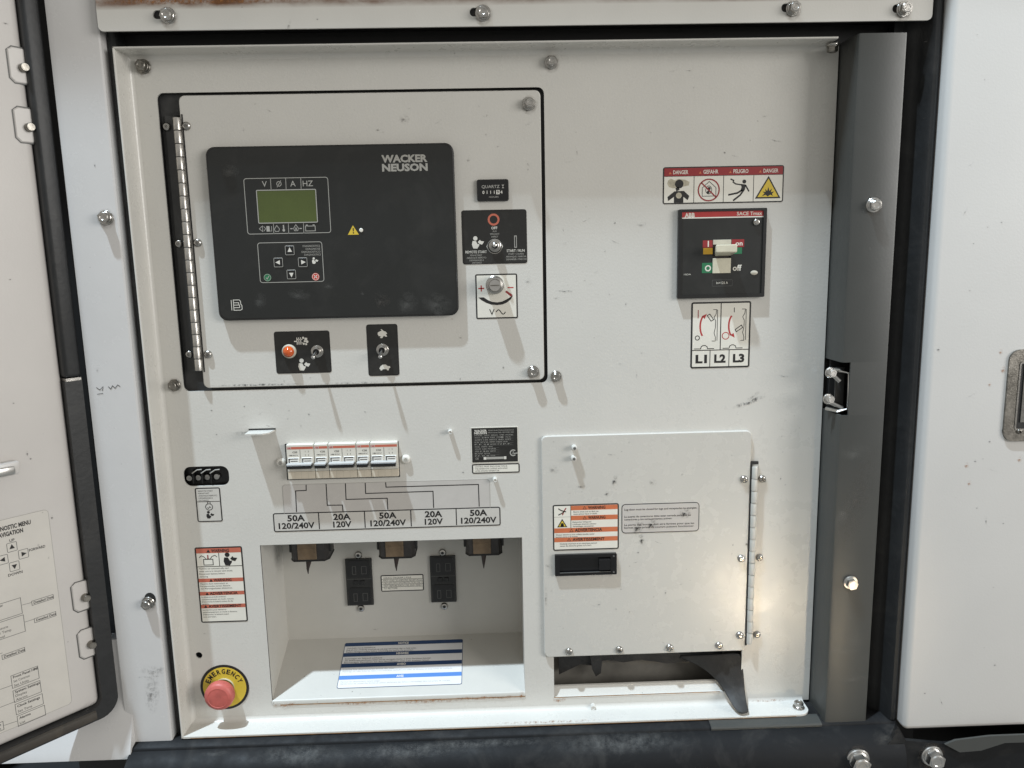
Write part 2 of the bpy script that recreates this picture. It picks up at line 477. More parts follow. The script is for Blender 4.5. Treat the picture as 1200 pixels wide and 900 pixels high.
def speckle(t, x0, x1, y0, y1, n, h=0.0004):
    """small scratches and fly spots strewn over a painted sheet"""
    for _ in range(n):
        k = random.random()
        a, b = (random.uniform(5, 16), random.uniform(1.2, 2.2)) if k < 0.35 else ((random.uniform(1.2, 2.2), random.uniform(4, 14)) if k < 0.6 else (random.uniform(2, 4),) * 2)
        mark(t, random.uniform(x0, x1), random.uniform(y0, y1), a, b, 'scuff_soft' if random.random() < 0.75 else 'scuff', random.uniform(-0.5, 0.5), h)

def mark(t, px, py, wpx, hpx, m='scuff', ang=0.0, h=0.0004, name='scuff_mark', parent=None):
    """a smear on the surface, with a ragged see-through edge"""
    x, z = t.l(px, py, h)
    a, b = wpx * 0.00055, hpx * 0.00055
    pts = [(p[0] * a, p[1] * b) for p in circle(0, 0, 1.0, 14)]
    o = MB().poly(pts, 0).obj(name, m, parent or t, smooth=False)
    o.location = (x, -h, z); o.rotation_euler = (0, ang, 0)
    return o

# ================================================================== the cabinet
def plan(pts, z0, z1):
    """slab with its outline drawn in plan (x, y)"""
    mb = MB().prism(pts, z0, z1)
    mb.v = [(v[0], v[2], v[1]) for v in mb.v]
    return mb

def solid(name, boxes, m, **kw):
    mb = MB()
    for b in boxes: mb.box(*b)
    o = mb.obj(name, m, smooth=False)
    for k, v in kw.items(): o[k] = v
    return o

PX0, PX1, PZ0, PZ1, LIP = -0.4333, 0.4416, -0.6368, 0.2490, 0.035
# the shell the panel is set into: closed on every side so that no light leaks in
solid('cabinet_wall', [(-0.90, 0.90, 0.16, 0.17, -0.80, 0.45), (-0.90, -0.89, 0.0, 0.16, -0.80, 0.45), (0.89, 0.90, 0.0, 0.16, -0.80, 0.45),
                       (-0.90, 0.90, 0.0, 0.16, 0.45, 0.46), (-0.90, 0.90, 0.0, 0.16, -0.81, -0.80),
                       (-0.60, -0.4300, 0.004, 0.02, -0.75, 0.45), (0.4360, 0.60, 0.004, 0.02, -0.75, 0.45),
                       (-0.43, 0.436, 0.004, 0.02, 0.2440, 0.45), (-0.43, 0.436, 0.004, 0.02, -0.75, -0.632)], 'gap', kind='structure')
# eave of the raised hood far above the opening, which keeps the lamp off the upper half
solid('canopy', [(-3.0, 3.0, -0.232, 0.30, 1.085, 1.115)], 'paint_white', kind='structure')

solid('workshop_floor', [(-6, 6, -7, 1.5, -1.62, -1.60)], mat('concrete', (0.20, 0.19, 0.175), 0.7, noise=0.2, nscale=3, bump=0.2, bscale=60), kind='structure')

# ---------------------------------------------------------------- main panel
P = Thing('control_panel', 'large light grey painted steel control panel with recessed socket bay and open slot', 'control panel', (0.004, 0, PZ0))
ox, oz = P.loc.x, P.loc.z
def loop(L_, R_, T_, B_, r, t=P):
    return rr(*t.rect(L_, R_, T_, B_), r)
cut = rr(-0.4035 - ox, 0.0730 - ox, -0.1660 - oz, 0.2060 - oz, 0.008)
bayL, bayR, bayT, bayB = -0.3206, 0.0349, -0.3796, -0.6156
bay = [(bayL - ox, bayB - oz), (bayR - ox, bayB - oz), (bayR - ox, bayT - oz), (bayL - ox, bayT - oz)]
slot = [P.l(649.5, 817), P.l(868, 809.5), P.l(868, 760), P.l(649.5, 766)]
sx0, sx1, sz0, sz1 = slot[0][0], slot[1][0], (slot[0][1] + slot[1][1]) / 2, slot[2][1]
slot = [(sx0, sz0), (sx1, sz0), (sx1, sz1), (sx0, sz1)]
term = loop(215, 268.5, 546.5, 569.5, 0.010)
hole = circle(*P.l(233, 768), 0.0048, 16)
mb = MB().prism([(PX0 - ox, PZ0 - oz), (PX1 - ox, PZ0 - oz), (PX1 - ox, PZ1 - oz), (PX0 - ox, PZ1 - oz)], 0, 0.0025, [cut, bay, slot, term, hole])
mb.obj('panel_face', 'paint', P, smooth=False)
r = 0.006
arc = [(math.sin(rad(a)), math.cos(rad(a))) for a in range(0, 91, 15)]
def lip_profile(sgn, edge):
    """bent-over lip: from the face round a fillet and out to the rim; (across, y)"""
    pr = [(edge + sgn * (r - r * s_), -0.0002 - (r - r * c_)) for s_, c_ in arc]
    pr += [(edge, -LIP + 0.0012), (edge - sgn * 0.0008, -LIP), (edge - sgn * 0.0020, -LIP), (edge - sgn * 0.0026, -LIP + 0.001), (edge - sgn * 0.0026, -0.0002)]
    return pr
MB().sweep(lip_profile(1, PX0 - ox), 'z', PZ0 - oz - 0.002, PZ1 - oz + 0.002).obj('side_lip', 'paint', P)
top = lip_profile(-1, PZ1 - oz)
MB().sweep([(y, z) for z, y in top], 'x', PX0 - ox - 0.002, 0.425 - ox).obj('top_lip', 'paint', P)
plan([(PX0 - ox, -0.0002)] + [(PX0 - ox, -LIP)] + [(0.416 - ox + 0.016 * math.sin(rad(a)), -LIP + 0.016 - 0.016 * math.cos(rad(a))) for a in range(0, 91, 15)] + [(0.432 - ox, -0.0002)], -0.0026, 0.0).obj('bottom_lip', 'paint', P)
bot = [(-0.0002 - (r - r * c_), (r - r * s_)) for s_, c_ in arc] + [(-r, -0.001), (-0.0002, -0.001)]
MB().sweep(bot, 'x', PX0 - ox, 0.432 - ox).obj('lip_fillet', 'paint', P)
MB().stroke([(PX0 - ox + 0.01, -0.0022), (-0.2, -0.0022), (0.1, -0.0022), (0.41 - ox, -0.0022)], 0.0008, -LIP - 0.0003).obj('rust_edge', 'rust', P, smooth=False)
# socket bay: liner sheets
BD = 0.100
fy0, fz0, fz1 = 0.0, -0.6090, -0.5700          # the floor slopes up to the back
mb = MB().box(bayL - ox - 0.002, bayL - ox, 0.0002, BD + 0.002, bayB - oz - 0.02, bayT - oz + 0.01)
mb.obj('bay_side', 'paint_shaded', P, smooth=False)
MB().box(bayR - ox, bayR - ox + 0.002, 0.0026, BD + 0.002, bayB - oz - 0.02, bayT - oz + 0.01).obj('bay_side', 'paint_shaded', P, smooth=False)
MB().box(bayL - ox, bayR - ox, BD, BD + 0.002, bayB - oz - 0.02, bayT - oz + 0.01).obj('bay_back', 'paint_shaded', P, smooth=False)
MB().box(bayL - ox, bayR - ox, 0.0026, BD, bayT - oz, bayT - oz + 0.002).obj('bay_ceiling', 'paint_shaded', P, smooth=False)
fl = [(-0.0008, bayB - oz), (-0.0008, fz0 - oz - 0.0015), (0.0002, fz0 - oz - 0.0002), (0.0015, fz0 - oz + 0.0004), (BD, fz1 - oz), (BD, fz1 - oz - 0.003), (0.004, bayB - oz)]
MB().sweep(fl, 'x', bayL - ox, bayR - ox).obj('bay_floor', 'paint_shaded', P, ang=50)
MB().stroke([(bayL - ox + 0.012, bayB - oz + 0.0002), (bayR - ox, bayB - oz + 0.0002)], 0.0013, -0.0011).obj('rust_edge', 'rust', P, smooth=False)
mark(P, 611.5, 814, 7, 14, 'rust_spot', h=0.0012); mark(P, 335, 826, 40, 7, 'rust_spot', h=0.0013); mark(P, 500, 821.5, 110, 7, 'rust_spot', h=0.0013); mark(P, 590, 817, 40, 6, 'rust_spot', h=0.0013); mark(P, 640, 846, 160, 5, 'rust_spot', h=LIP + 0.0005)
mark(P, 560, 818, 90, 6, 'rust_spot', h=0.0013)
mark(P, 420, 824, 70, 6, 'rust_spot', h=0.0013)
mark(P, 440, 737, 10, 4, 'scuff_soft', h=-BD + 0.0004)
# slot under the lug door: white channel lip in front of a dusty back
MB().sweep([(0.0026, sz0 - 0.0004), (0.0036, sz0 + 0.0006), (0.0085, sz0 + 0.0118), (0.0105, sz0 + 0.0128), (0.0125, sz0 + 0.0120), (0.0125, sz0 + 0.008), (0.0026, sz0 - 0.004)], 'x', sx0 - 0.002, sx1 + 0.002).obj('slot_floor', 'paint', P)
MB().box(sx0 - 0.03, sx1 + 0.03, 0.040, 0.042, sz0 - 0.10, sz1 + 0.06).obj('slot_back', 'slot_paint', P)
MB().box(sx0 - 0.004, sx0 - 0.001, 0.003, 0.040, sz0 - 0.02, sz1 + 0.02).obj('slot_side', 'slot_paint', P)
MB().stroke([(sx0, sz0), (sx0 + 0.08, sz0), (sx1 - 0.03, sz0)], 0.0012, -0.0006).obj('rust_edge', 'rust', P, smooth=False)
# recess behind the hinged control door
MB().box(-0.420 - ox, 0.085 - ox, 0.010, 0.013, -0.18 - oz, 0.22 - oz).obj('recess_back', 'recess', P, smooth=False)
for bx in ((-0.4065, -0.4035, 0.0026, 0.010, -0.168, 0.208), (0.0732, 0.0762, 0.0026, 0.010, -0.168, 0.208), (-0.4035, 0.0732, 0.0026, 0.010, 0.2061, 0.2091), (-0.4035, 0.0732, 0.0026, 0.010, -0.169, -0.1661)):
    MB().box(bx[0] - ox, bx[1] - ox, bx[2], bx[3], bx[4] - oz, bx[5] - oz).obj('recess_side', 'gap', P, smooth=False)
# fasteners of the panel
bolt(P, 166, 77, 1.05, 'zinc_dull'); bolt(P, 646.5, 72, 0.95, 'zinc'); bolt(P, 203, 452, 0.95, 'zinc_dull'); bolt(P, 652, 441.5, 0.85, 'zinc')
for px, py, sgn in ((976, 47, -1), (936, 826, 1)):       # the two that pass through the lips
    zz = (PZ1 - oz - 0.0028) if sgn < 0 else 0.0002
    p = W(px, py, -0.018) - P.loc
    b = link('bolt', BOLT['zinc_dull' if sgn < 0 else 'zinc'], P, (p.x, -0.018, zz), (rad(90) * -sgn, 0, 0), (0.95,) * 3)
    link('washer', WASH['zinc'], b)
for px, py in ((527.5, 506), (580, 562)):                # little weld studs
    x, z = P.l(px, py, 0.004)
    MB().lathe([(0.0030, 0.0), (0.0030, -0.0075), (0.0022, -0.0082), (0.0016, -0.0070)], n=14).obj('weld_stud', 'paint', P, loc=(x, 0, z))
x, z = P.l(695, 828, 0.003)
MB().lathe([(0.0036, 0.0), (0.0036, -0.006), (0.0026, -0.0068), (0.0018, -0.006)], n=14).obj('weld_stud', 'paint', P, loc=(x, 0, z))
mark(P, 662, 341, 20, 3.0, 'scuff', 0.06); mark(P, 652, 349, 9, 4, 'scuff_soft'); mark(P, 878, 471, 46, 7, 'scuff', -0.33); mark(P, 882, 464, 22, 6, 'scuff_soft', -0.5)
mark(P, 342, 29.5, 4, 6, 'scuff_soft'); mark(P, 436, 52, 7, 3, 'scuff', 0.0, 0.001); mark(P, 858, 803, 7, 8, 'scuff'); mark(P, 727, 426, 6, 3, 'scuff_soft')
mark(P, 752, 263, 14, 6, 'scuff_soft'); mark(P, 543, 553, 4, 4, 'scuff'); mark(P, 240, 742, 5, 3, 'scuff_soft'); mark(P, 640, 700, 5, 30, 'scuff_soft'); mark(P, 897, 563, 3, 8, 'scuff', 0.0); mark(P, 915, 560, 2.5, 7, 'scuff'); mark(P, 290, 506, 36, 6, 'scuff_soft', -0.1)
mark(P, 655, 820, 20, 8, 'rust_spot'); mark(P, 900, 821, 60, 5, 'rust_spot', 0, 0.0062)

speckle(P, 660, 765, 110, 490, 20); speckle(P, 785, 930, 80, 185, 8); speckle(P, 905, 940, 200, 800, 12); speckle(P, 300, 540, 466, 500, 8); speckle(P, 230, 300, 470, 540, 5); speckle(P, 300, 610, 830, 836, 3)
# ---------------------------------------------------------------- white tab above the breakers
T = Thing('bent_metal_tab', 'small bent white metal tab sticking out of the panel left of the breakers', 'metal tab', W(306, 507))
x0, x1, z0, z1 = T.rect(291, 322.5, 504, 511)
zt = T.l(306, 504)[1]
plan([(x0 + 0.002, 0.001), (x1, 0.001), (x1 - 0.003, -0.017), (x1 - 0.010, -0.022), (x0 + 0.002, -0.022)], zt - 0.0018, zt).obj('tab_plate', 'paint', T)
MB().box(x0 + 0.001, x1 + 0.001, -0.0006, 0.001, zt + 0.0002, zt + 0.0022).obj('tab_slot', 'gap', T)

# ---------------------------------------------------------------- left post, white body corner, header, sill, right pillar, right door
Q = Thing('door_post', 'pale grey painted post standing left of the control panel behind the open door', 'post', (-0.478, -0.035, -0.648))
pr = [(-0.032, 0.045), (-0.032, 0.006), (-0.030, 0.0015), (-0.022, 0.0), (0.0278, 0.0), (0.0298, 0.001), (0.0300, 0.003), (0.0300, 0.039), (0.026, 0.039), (0.026, 0.045)]
MB().sweep(pr, 'z', 0.0, 1.00).obj('post_face', 'paint_post', Q, ang=20)
bolt(Q, 122, 255, 1.0, 'zinc'); bolt(Q, 172, 708, 1.0, 'zinc')
hx, hz = Q.l(176, 702)
MB().poly(circle(hx, hz, 0.0075, 18, 0.009), -0.0003).obj('bolt_slot', 'gap', Q, smooth=False)
for pts in ([(113, 454), (117, 457), (121, 453), (120, 458)], [(127, 453), (130, 456), (132, 452), (135, 455), (138, 451), (141, 453)], [(114, 462), (121, 461)]):
    MB().stroke([Q.l(*p) for p in pts], 0.0007, -0.0003).obj('pen_mark', 'ink', Q, smooth=False)
mark(Q, 176, 793, 40, 3, 'scuff_soft', -0.03); mark(Q, 180, 786, 34, 14, 'scuff_soft'); mark(Q, 111, 193, 2, 6, 'scuff'); mark(Q, 114, 433, 3, 8, 'scuff_soft')
mark(Q, 178, 812, 20, 60, 'scuff_soft', 0.1)
MB().box(0.0315, 0.0425, 0.012, 0.038, 0.0, 0.93, 0.003).obj('edge_gasket', 'rubber', Q)

bx1 = W(152, 860, -0.04).x
F = Thing('body_corner', 'white painted body corner below the open left door', 'body panel', (bx1, -0.03, W(90, 893, -0.055).z))
zb = F.loc.z
pr = [(0.0, 0.16), (0.0, 0.075), (-0.002, 0.062), (-0.008, 0.046), (-0.020, 0.012), (-0.0225, 0.003), (-0.0230, 0.0), (0.02, 0.0), (0.02, 0.16)]
MB().sweep(pr, 'x', -0.40, 0.004).obj('corner_sheet', 'paint_post', F, ang=50)

H = Thing('header_strip', 'grey steel strip with slotted bolts and rust along its top edge above the panel', 'header strip', (0.044, -0.045, 0.2655))
hole_l = []
hb = [(195, 17), (566, 14), (931, 9), (1061, 10)]
for px, py in hb:
    x, z = H.l(px, py, 0.0)
    hole_l.append(rr(x - 0.0155, x + 0.002, z - 0.0048, z + 0.0048, 0.0045))
hx0, hx1 = -0.4445 - 0.044, 0.5320 - 0.044
MB().prism(rr(hx0, hx1, 0.0, 0.046, 0.006), 0, 0.003, hole_l).obj('strip_sheet', 'paint_rusty', H, smooth=False)
MB().box(hx0 + 0.004, hx1 - 0.004, 0.0032, 0.046, 0.008, 0.044).obj('strip_backing', 'gap', H)
for px, py in hb: bolt(H, px, py, 1.05, 'zinc')
mark(H, 339, 29, 4, 14, 'scuff_soft', 0.3); mark(H, 372, 22, 3, 3, 'scuff'); mark(H, 250, 1, 280, 7, 'rust_spot'); mark(H, 180, 1, 120, 9, 'rust_spot', 0, 0.0006)

S = Thing('base_sill', 'dark rounded base sill running along the bottom of the cabinet', 'sill', (0.2, -0.03, -0.86))
pr = [(0.0, 0.220), (-0.015, 0.2165), (-0.017, 0.2140), (-0.0175, 0.2125), (-0.026, 0.2105), (-0.037, 0.204), (-0.046, 0.194), (-0.051, 0.182), (-0.053, 0.165), (-0.053, 0.0), (0.03, 0.0), (0.03, 0.220)]
MB().sweep(pr, 'x', W(148, 890, -0.06).x - 0.2, W(1054, 870, -0.06).x - 0.2).obj('sill_body', 'sill', S, ang=40)
lx0, lx1 = W(833, 850, -0.045).x - 0.2, W(957, 850, -0.045).x - 0.2
MB().sweep([(-0.0005, 0.2206), (-0.0172, 0.2172), (-0.0185, 0.2152), (-0.0185, 0.2128), (-0.0165, 0.2128), (-0.0005, 0.2165)], 'x', lx0, lx1 + 0.006).obj('ledge_strip', 'pillar', S)
S2 = S
for px, py, w_, h_ in ((480, 872, 160, 14), (730, 866, 190, 22), (350, 880, 120, 20), (560, 868, 200, 8), (250, 868, 40, 6)):
    p = W(px, py, -0.058) - S.loc
    mb = MB().poly([(q[0] * w_ * 0.00055, q[1] * h_ * 0.0008) for q in circle(0, 0, 1, 14)], 0)
    o = mb.obj('dust_smear', 'dusting', S, smooth=False)
    zz = 0.2108 if h_ < 10 else 0.2078
    yy = -0.0255 if h_ < 10 else -0.0312
    o.location = (p.x, yy - 0.0008, zz + 0.0012); o.rotation_euler = (rad(-60), 0, 0)

K = Thing('corner_plate', 'black lower corner plate with a large bolt under the right door', 'plate', (0.60, -0.072, -0.80))
pts = [K.l(1030, 884), K.l(1046, 866), K.l(1052, 851), K.l(1062, 868), K.l(1108, 872), K.l(1210, 862), K.l(1210, 980), K.l(1030, 980)]
MB().prism(pts, 0, 0.006).obj('plate_sheet', 'sill', K, smooth=False)
bolt(S, 1007, 892, 1.75, 'chrome', 0.0475); bolt(K, 1094, 888, 1.75, 'chrome')
mb = MB().prism([K.l(*p, 0.004) for p in ((1108, 873), (1120, 868), (1160, 863), (1210, 861), (1210, 870), (1178, 871), (1150, 880), (1125, 882))], -0.0035, -0.0005)
mb.obj('bent_edge', 'pillar', K, smooth=False)
mark(K, 1040, 862, 40, 40, 'dusting', 0.3)

# charcoal pillar with a latch cut-out
G = Thing('pillar', 'charcoal painted folded steel pillar right of the control panel with a latch cut-out', 'pillar', (0.4725, -0.045, -0.648))
def gp(pts): return [(a - 0.4725, b + 0.045) for a, b in pts]
full = gp([(0.4430, 0.010), (0.4440, -0.022), (0.4447, -0.040), (0.4462, -0.0442), (0.4490, -0.0450), (0.5010, -0.0450), (0.5030, -0.0444), (0.5034, -0.042), (0.5034, 0.003), (0.5010, 0.003), (0.5010, -0.0425), (0.4490, -0.0425), (0.4460, 0.010)])
za, zb_ = G.l(985, 487)[1], G.l(985, 425)[1]
xc = G.l(995.5, 456)[0]
MB().sweep(full, 'z', 0.0, za).obj('pillar_face', 'pillar', G, ang=25)
MB().sweep(full, 'z', zb_, 0.900).obj('pillar_face', 'pillar', G, ang=25)
MB().sweep([(xc, 0.0)] + gp([(0.5010, -0.0450), (0.5030, -0.0444), (0.5034, -0.042), (0.5034, 0.003), (0.5010, 0.003), (0.5010, -0.0425)]) + [(xc, 0.0025)], 'z', za, zb_).obj('pillar_face', 'pillar', G, ang=25)
for px, py in ((1026, 240), (998.5, 684)): bolt(G, px, py, 1.1, 'chrome')
mark(G, 1005, 585, 34, 150, 'scuff_soft', 0.2); mark(G, 1002, 530, 40, 22, 'dusting'); mark(G, 990, 600, 16, 60, 'dusting', 0.4); mark(G, 1000, 795, 44, 10, 'dusting', -0.05); mark(G, 990, 763, 46, 10, 'dusting', 0.05); mark(G, 1003, 750, 24, 20, 'dusting')
mark(G, 1012, 247, 3, 9, 'dusting', 0.3); mark(G, 1020, 291, 3, 5, 'dusting')
MB().box(-0.0268, xc + 0.002, 0.036, 0.038, za - 0.002, zb_ + 0.002).obj('latch_pocket', 'gap', G)

Lk = Thing('latch_striker', 'bright steel latch striker with two bolts in the pillar cut-out', 'latch striker', W(981, 458, -0.022))
for px, py in ((974, 437), (971.5, 468)):
    x, z = Lk.l(px, py, 0.014)
    b = link('bolt', BOLT['chrome'], Lk, (x, -0.010, z), (0, 0.3, 0.25), (0.82,) * 3); link('washer', WASH['chrome'], b)
x0, z0 = Lk.l(986, 434, 0.01); x1, z1 = Lk.l(991.5, 481, 0.01)
MB().tube([(x0 - 0.008, 0.006, z0), (x0 - 0.002, -0.012, z0), (x1, -0.016, z0 - 0.003), (x1, -0.016, z1 + 0.003), (x0 - 0.003, -0.012, z1), (x0 - 0.010, 0.006, z1)], 0.0026, 10).obj('striker_loop', 'chrome', Lk)
x0, x1, z0, z1 = Lk.rect(969, 988, 430, 484)
MB().box(max(x0, 0.4465 - Lk.loc.x), x1, -0.003, 0.0, z0, z1, 0.001).obj('striker_base', 'recess', Lk)
for (a, b) in (((978, 440), (984, 447)), ((974, 472), (987, 478))):
    q0, q1 = Lk.l(*a, 0.01), Lk.l(*b, 0.01)
    MB().tube([(q0[0], -0.006, q0[1]), (q1[0], -0.011, q1[1])], 0.0026, 8).obj('striker_pin', 'chrome', Lk)

# right door, its handle and the rubber seal in the gap
D = Thing('right_door', 'plain closed off-white steel door at the far right edge', 'door', (0.70, -0.060, -0.650))
MB().box(0.5480 - 0.70, 0.35, 0.0, 0.034, 0.0, 1.05, 0.007, 4).obj('door_skin', 'paint_white', D, ang=60)
for px, py, s_ in ((1174, 260, 3), (1141, 285, 2.5), (1100, 409, 5), (1160, 517, 4), (1145, 595, 3), (1176, 613, 3), (1084, 812, 4), (1166, 779, 4), (1143, 540, 4)): mark(D, px, py, s_, s_, 'scuff')
for px, py, s_ in ((1133, 545, 7), (1176, 433, 8), (1195, 538, 7), (1136, 566, 6), (1173, 412, 6), (1160, 450, 5)): mark(D, px, py, s_, s_ * 1.1, 'rust_spot')
speckle(D, 1080, 1195, 30, 840, 16)
Hd = Thing('paddle_latch', 'recessed steel paddle latch set in the right door', 'door latch', W(1210, 462, -0.060))
a = Hd.rect(1178, 1250, 409, 516); b = Hd.rect(1191, 1240, 424, 502)
MB().prism(rr(*a, 0.014), -0.0028, 0.0005, [rr(*b, 0.003)]).obj('latch_dish', 'zinc_dull', Hd)
MB().stroke(rr(*b, 0.003), 0.0022, -0.0034, True).obj('dish_rim', 'zinc', Hd)
MB().poly(rr(*b, 0.003), -0.0012).obj('dish_floor', 'gap', Hd)
c = Hd.rect(1197, 1236, 426, 494)
MB().box(c[0], c[1], -0.0026, -0.0014, c[2], c[3], 0.0005).obj('paddle', 'zinc', Hd)
screw(Hd, 1195.5, 506, 0.6, 'zinc_dull', 0.0028)
Rb = Thing('door_seal', 'black ribbed rubber seal in the gap beside the right door', 'rubber seal', (0.5245, -0.020, -0.648))
pr = [(-0.0205, 0.022), (-0.0205, 0.008), (-0.010, 0.006), (-0.006, 0.000), (0.000, -0.003), (0.006, -0.010), (0.010, -0.022), (0.0125, -0.026), (0.0165, -0.027), (0.0195, -0.024), (0.0225, -0.022), (0.0230, 0.022)]
MB().sweep(pr, 'z', 0.006, 0.98).obj('seal_strip', 'rubber', Rb, ang=40)
MB().sweep([(-0.020, 0.0075), (0.0, -0.003), (0.0, 0.0)], 'z', 0.004, 0.0055).obj('seal_end', 'zinc_dull', Rb)

# open left door, seen on its inner side
TH = rad(48.7)
LD = Thing('left_door', 'open grey left door showing its inner face and black rubber edge', 'door', (-0.5195, -0.030, -0.594), rot=(0, 0, TH))
DH = 1.115                                     # the door's top edge is above the picture
MB().box(-0.62, -0.0195, 0.0, 0.03, 0.0165, DH, 0.009, 4).obj('door_skin', 'paint_door', LD, ang=60)
co = [(-0.024 + 0.024 * math.cos(rad(a)), 0.024 + 0.024 * math.sin(rad(a))) for a in range(-90, 1, 10)]
ci = [(-0.034 + 0.014 * math.cos(rad(a)), 0.0305 + 0.014 * math.sin(rad(a))) for a in range(0, -91, -15)]
sp = [(-0.62, 0.0)] + co + [(0.0, 0.452), (-0.020, 0.452)] + ci + [(-0.62, 0.0165)]
lo_ = MB().prism(sp, -0.0075, 0.03).obj('edge_seal', 'rubber', LD)
MB().sweep([(-0.0078, 0.0020), (-0.0112, 0.0040), (-0.0118, 0.0085), (-0.0108, 0.0135), (-0.0078, 0.0155)], 'x', -0.62, -0.030).obj('dirt_strip', 'rubber_dirty', lo_)
MB().box(-0.0200, 0.0, -0.010, 0.03, 0.456, DH, 0.005, 3).obj('edge_seal', 'rubber', LD)
MB().box(-0.0190, -0.001, -0.0085, 0.03, 0.4522, 0.4558).obj('seal_clip', 'zinc', LD)
mark(LD, 103, 830, 22, 6, 'scuff', -0.45, 0.0105)
mark(LD, 7, 27, 7, 3, 'scuff'); mark(LD, 12, 327, 3, 3, 'scuff'); mark(LD, 32, 531, 2, 8, 'scuff'); mark(LD, 61, 606, 3, 6, 'scuff'); mark(LD, 36, 537, 3, 4, 'scuff'); mark(LD, 16, 472, 3, 3, 'scuff')
for px, py in ((25, 77), (32, 147), (98, 699), (105, 754)):
    x, z = LD.l(px, py, 0.003)
    pl = MB().plate([(x - 0.012, z + 0.017), (x - 0.007, z + 0.020), (x + 0.006, z + 0.0195), (x + 0.011, z + 0.014), (x + 0.011, z - 0.014), (x + 0.005, z - 0.019), (x - 0.007, z - 0.019), (x - 0.012, z - 0.014)][::-1], -0.0013, 0.0, 0.0010).obj('fixing_plate', 'paint_door', LD)
    MB().stroke([(x - 0.013, z + 0.016), (x - 0.0075, z + 0.0208), (x + 0.0065, z + 0.0203), (x + 0.0117, z + 0.0145), (x + 0.0117, z - 0.0145), (x + 0.0055, z - 0.0198), (x - 0.0078, z - 0.0198), (x - 0.0128, z - 0.0145)], 0.0013, -0.0004, True).obj('plate_seam', 'dim_ink', LD, smooth=False)
    MB().lathe([(0.0050, -0.0010), (0.0050, -0.0075), (0.0042, -0.009), (0.0026, -0.009)], n=16).obj('fixing_bolt', 'zinc_dull', LD, loc=(x + 0.002, 0, z - 0.002))
Lh = Thing('pull_handle', 'pale plastic pull latch on the inner face of the left door', 'door latch', LD.o.location + LD.R @ Vector((LD.l(8, 550)[0], 0, LD.l(8, 550)[1])), rot=(0, 0, TH))
MB().box(-0.03, 0.011, -0.012, 0.0, -0.006, 0.010, 0.003).obj('latch_body', 'paint_door', Lh)
MB().box(-0.03, 0.004, -0.018, -0.0121, -0.004, 0.006, 0.002).obj('latch_lever', 'chrome', Lh)

def emblem_read(mb, x, z, s, y):
    """person reading a manual"""
    mb.poly(circle(x - 0.18 * s, z + 0.33 * s, 0.17 * s, 14), y)
    mb.poly([(x - 0.40 * s, z + 0.14 * s), (x - 0.14 * s, z + 0.12 * s), (x - 0.02 * s, z - 0.12 * s), (x + 0.12 * s, z - 0.10 * s), (x + 0.10 * s, z - 0.24 * s), (x - 0.05 * s, z - 0.46 * s), (x - 0.36 * s, z - 0.44 * s), (x - 0.46 * s, z - 0.15 * s)], y)
    mb.poly([(x + 0.00 * s, z + 0.04 * s), (x + 0.18 * s, z + 0.22 * s), (x + 0.24 * s, z + 0.12 * s), (x + 0.50 * s, z + 0.08 * s), (x + 0.34 * s, z - 0.16 * s), (x + 0.14 * s, z - 0.10 * s)], y)
    return mb

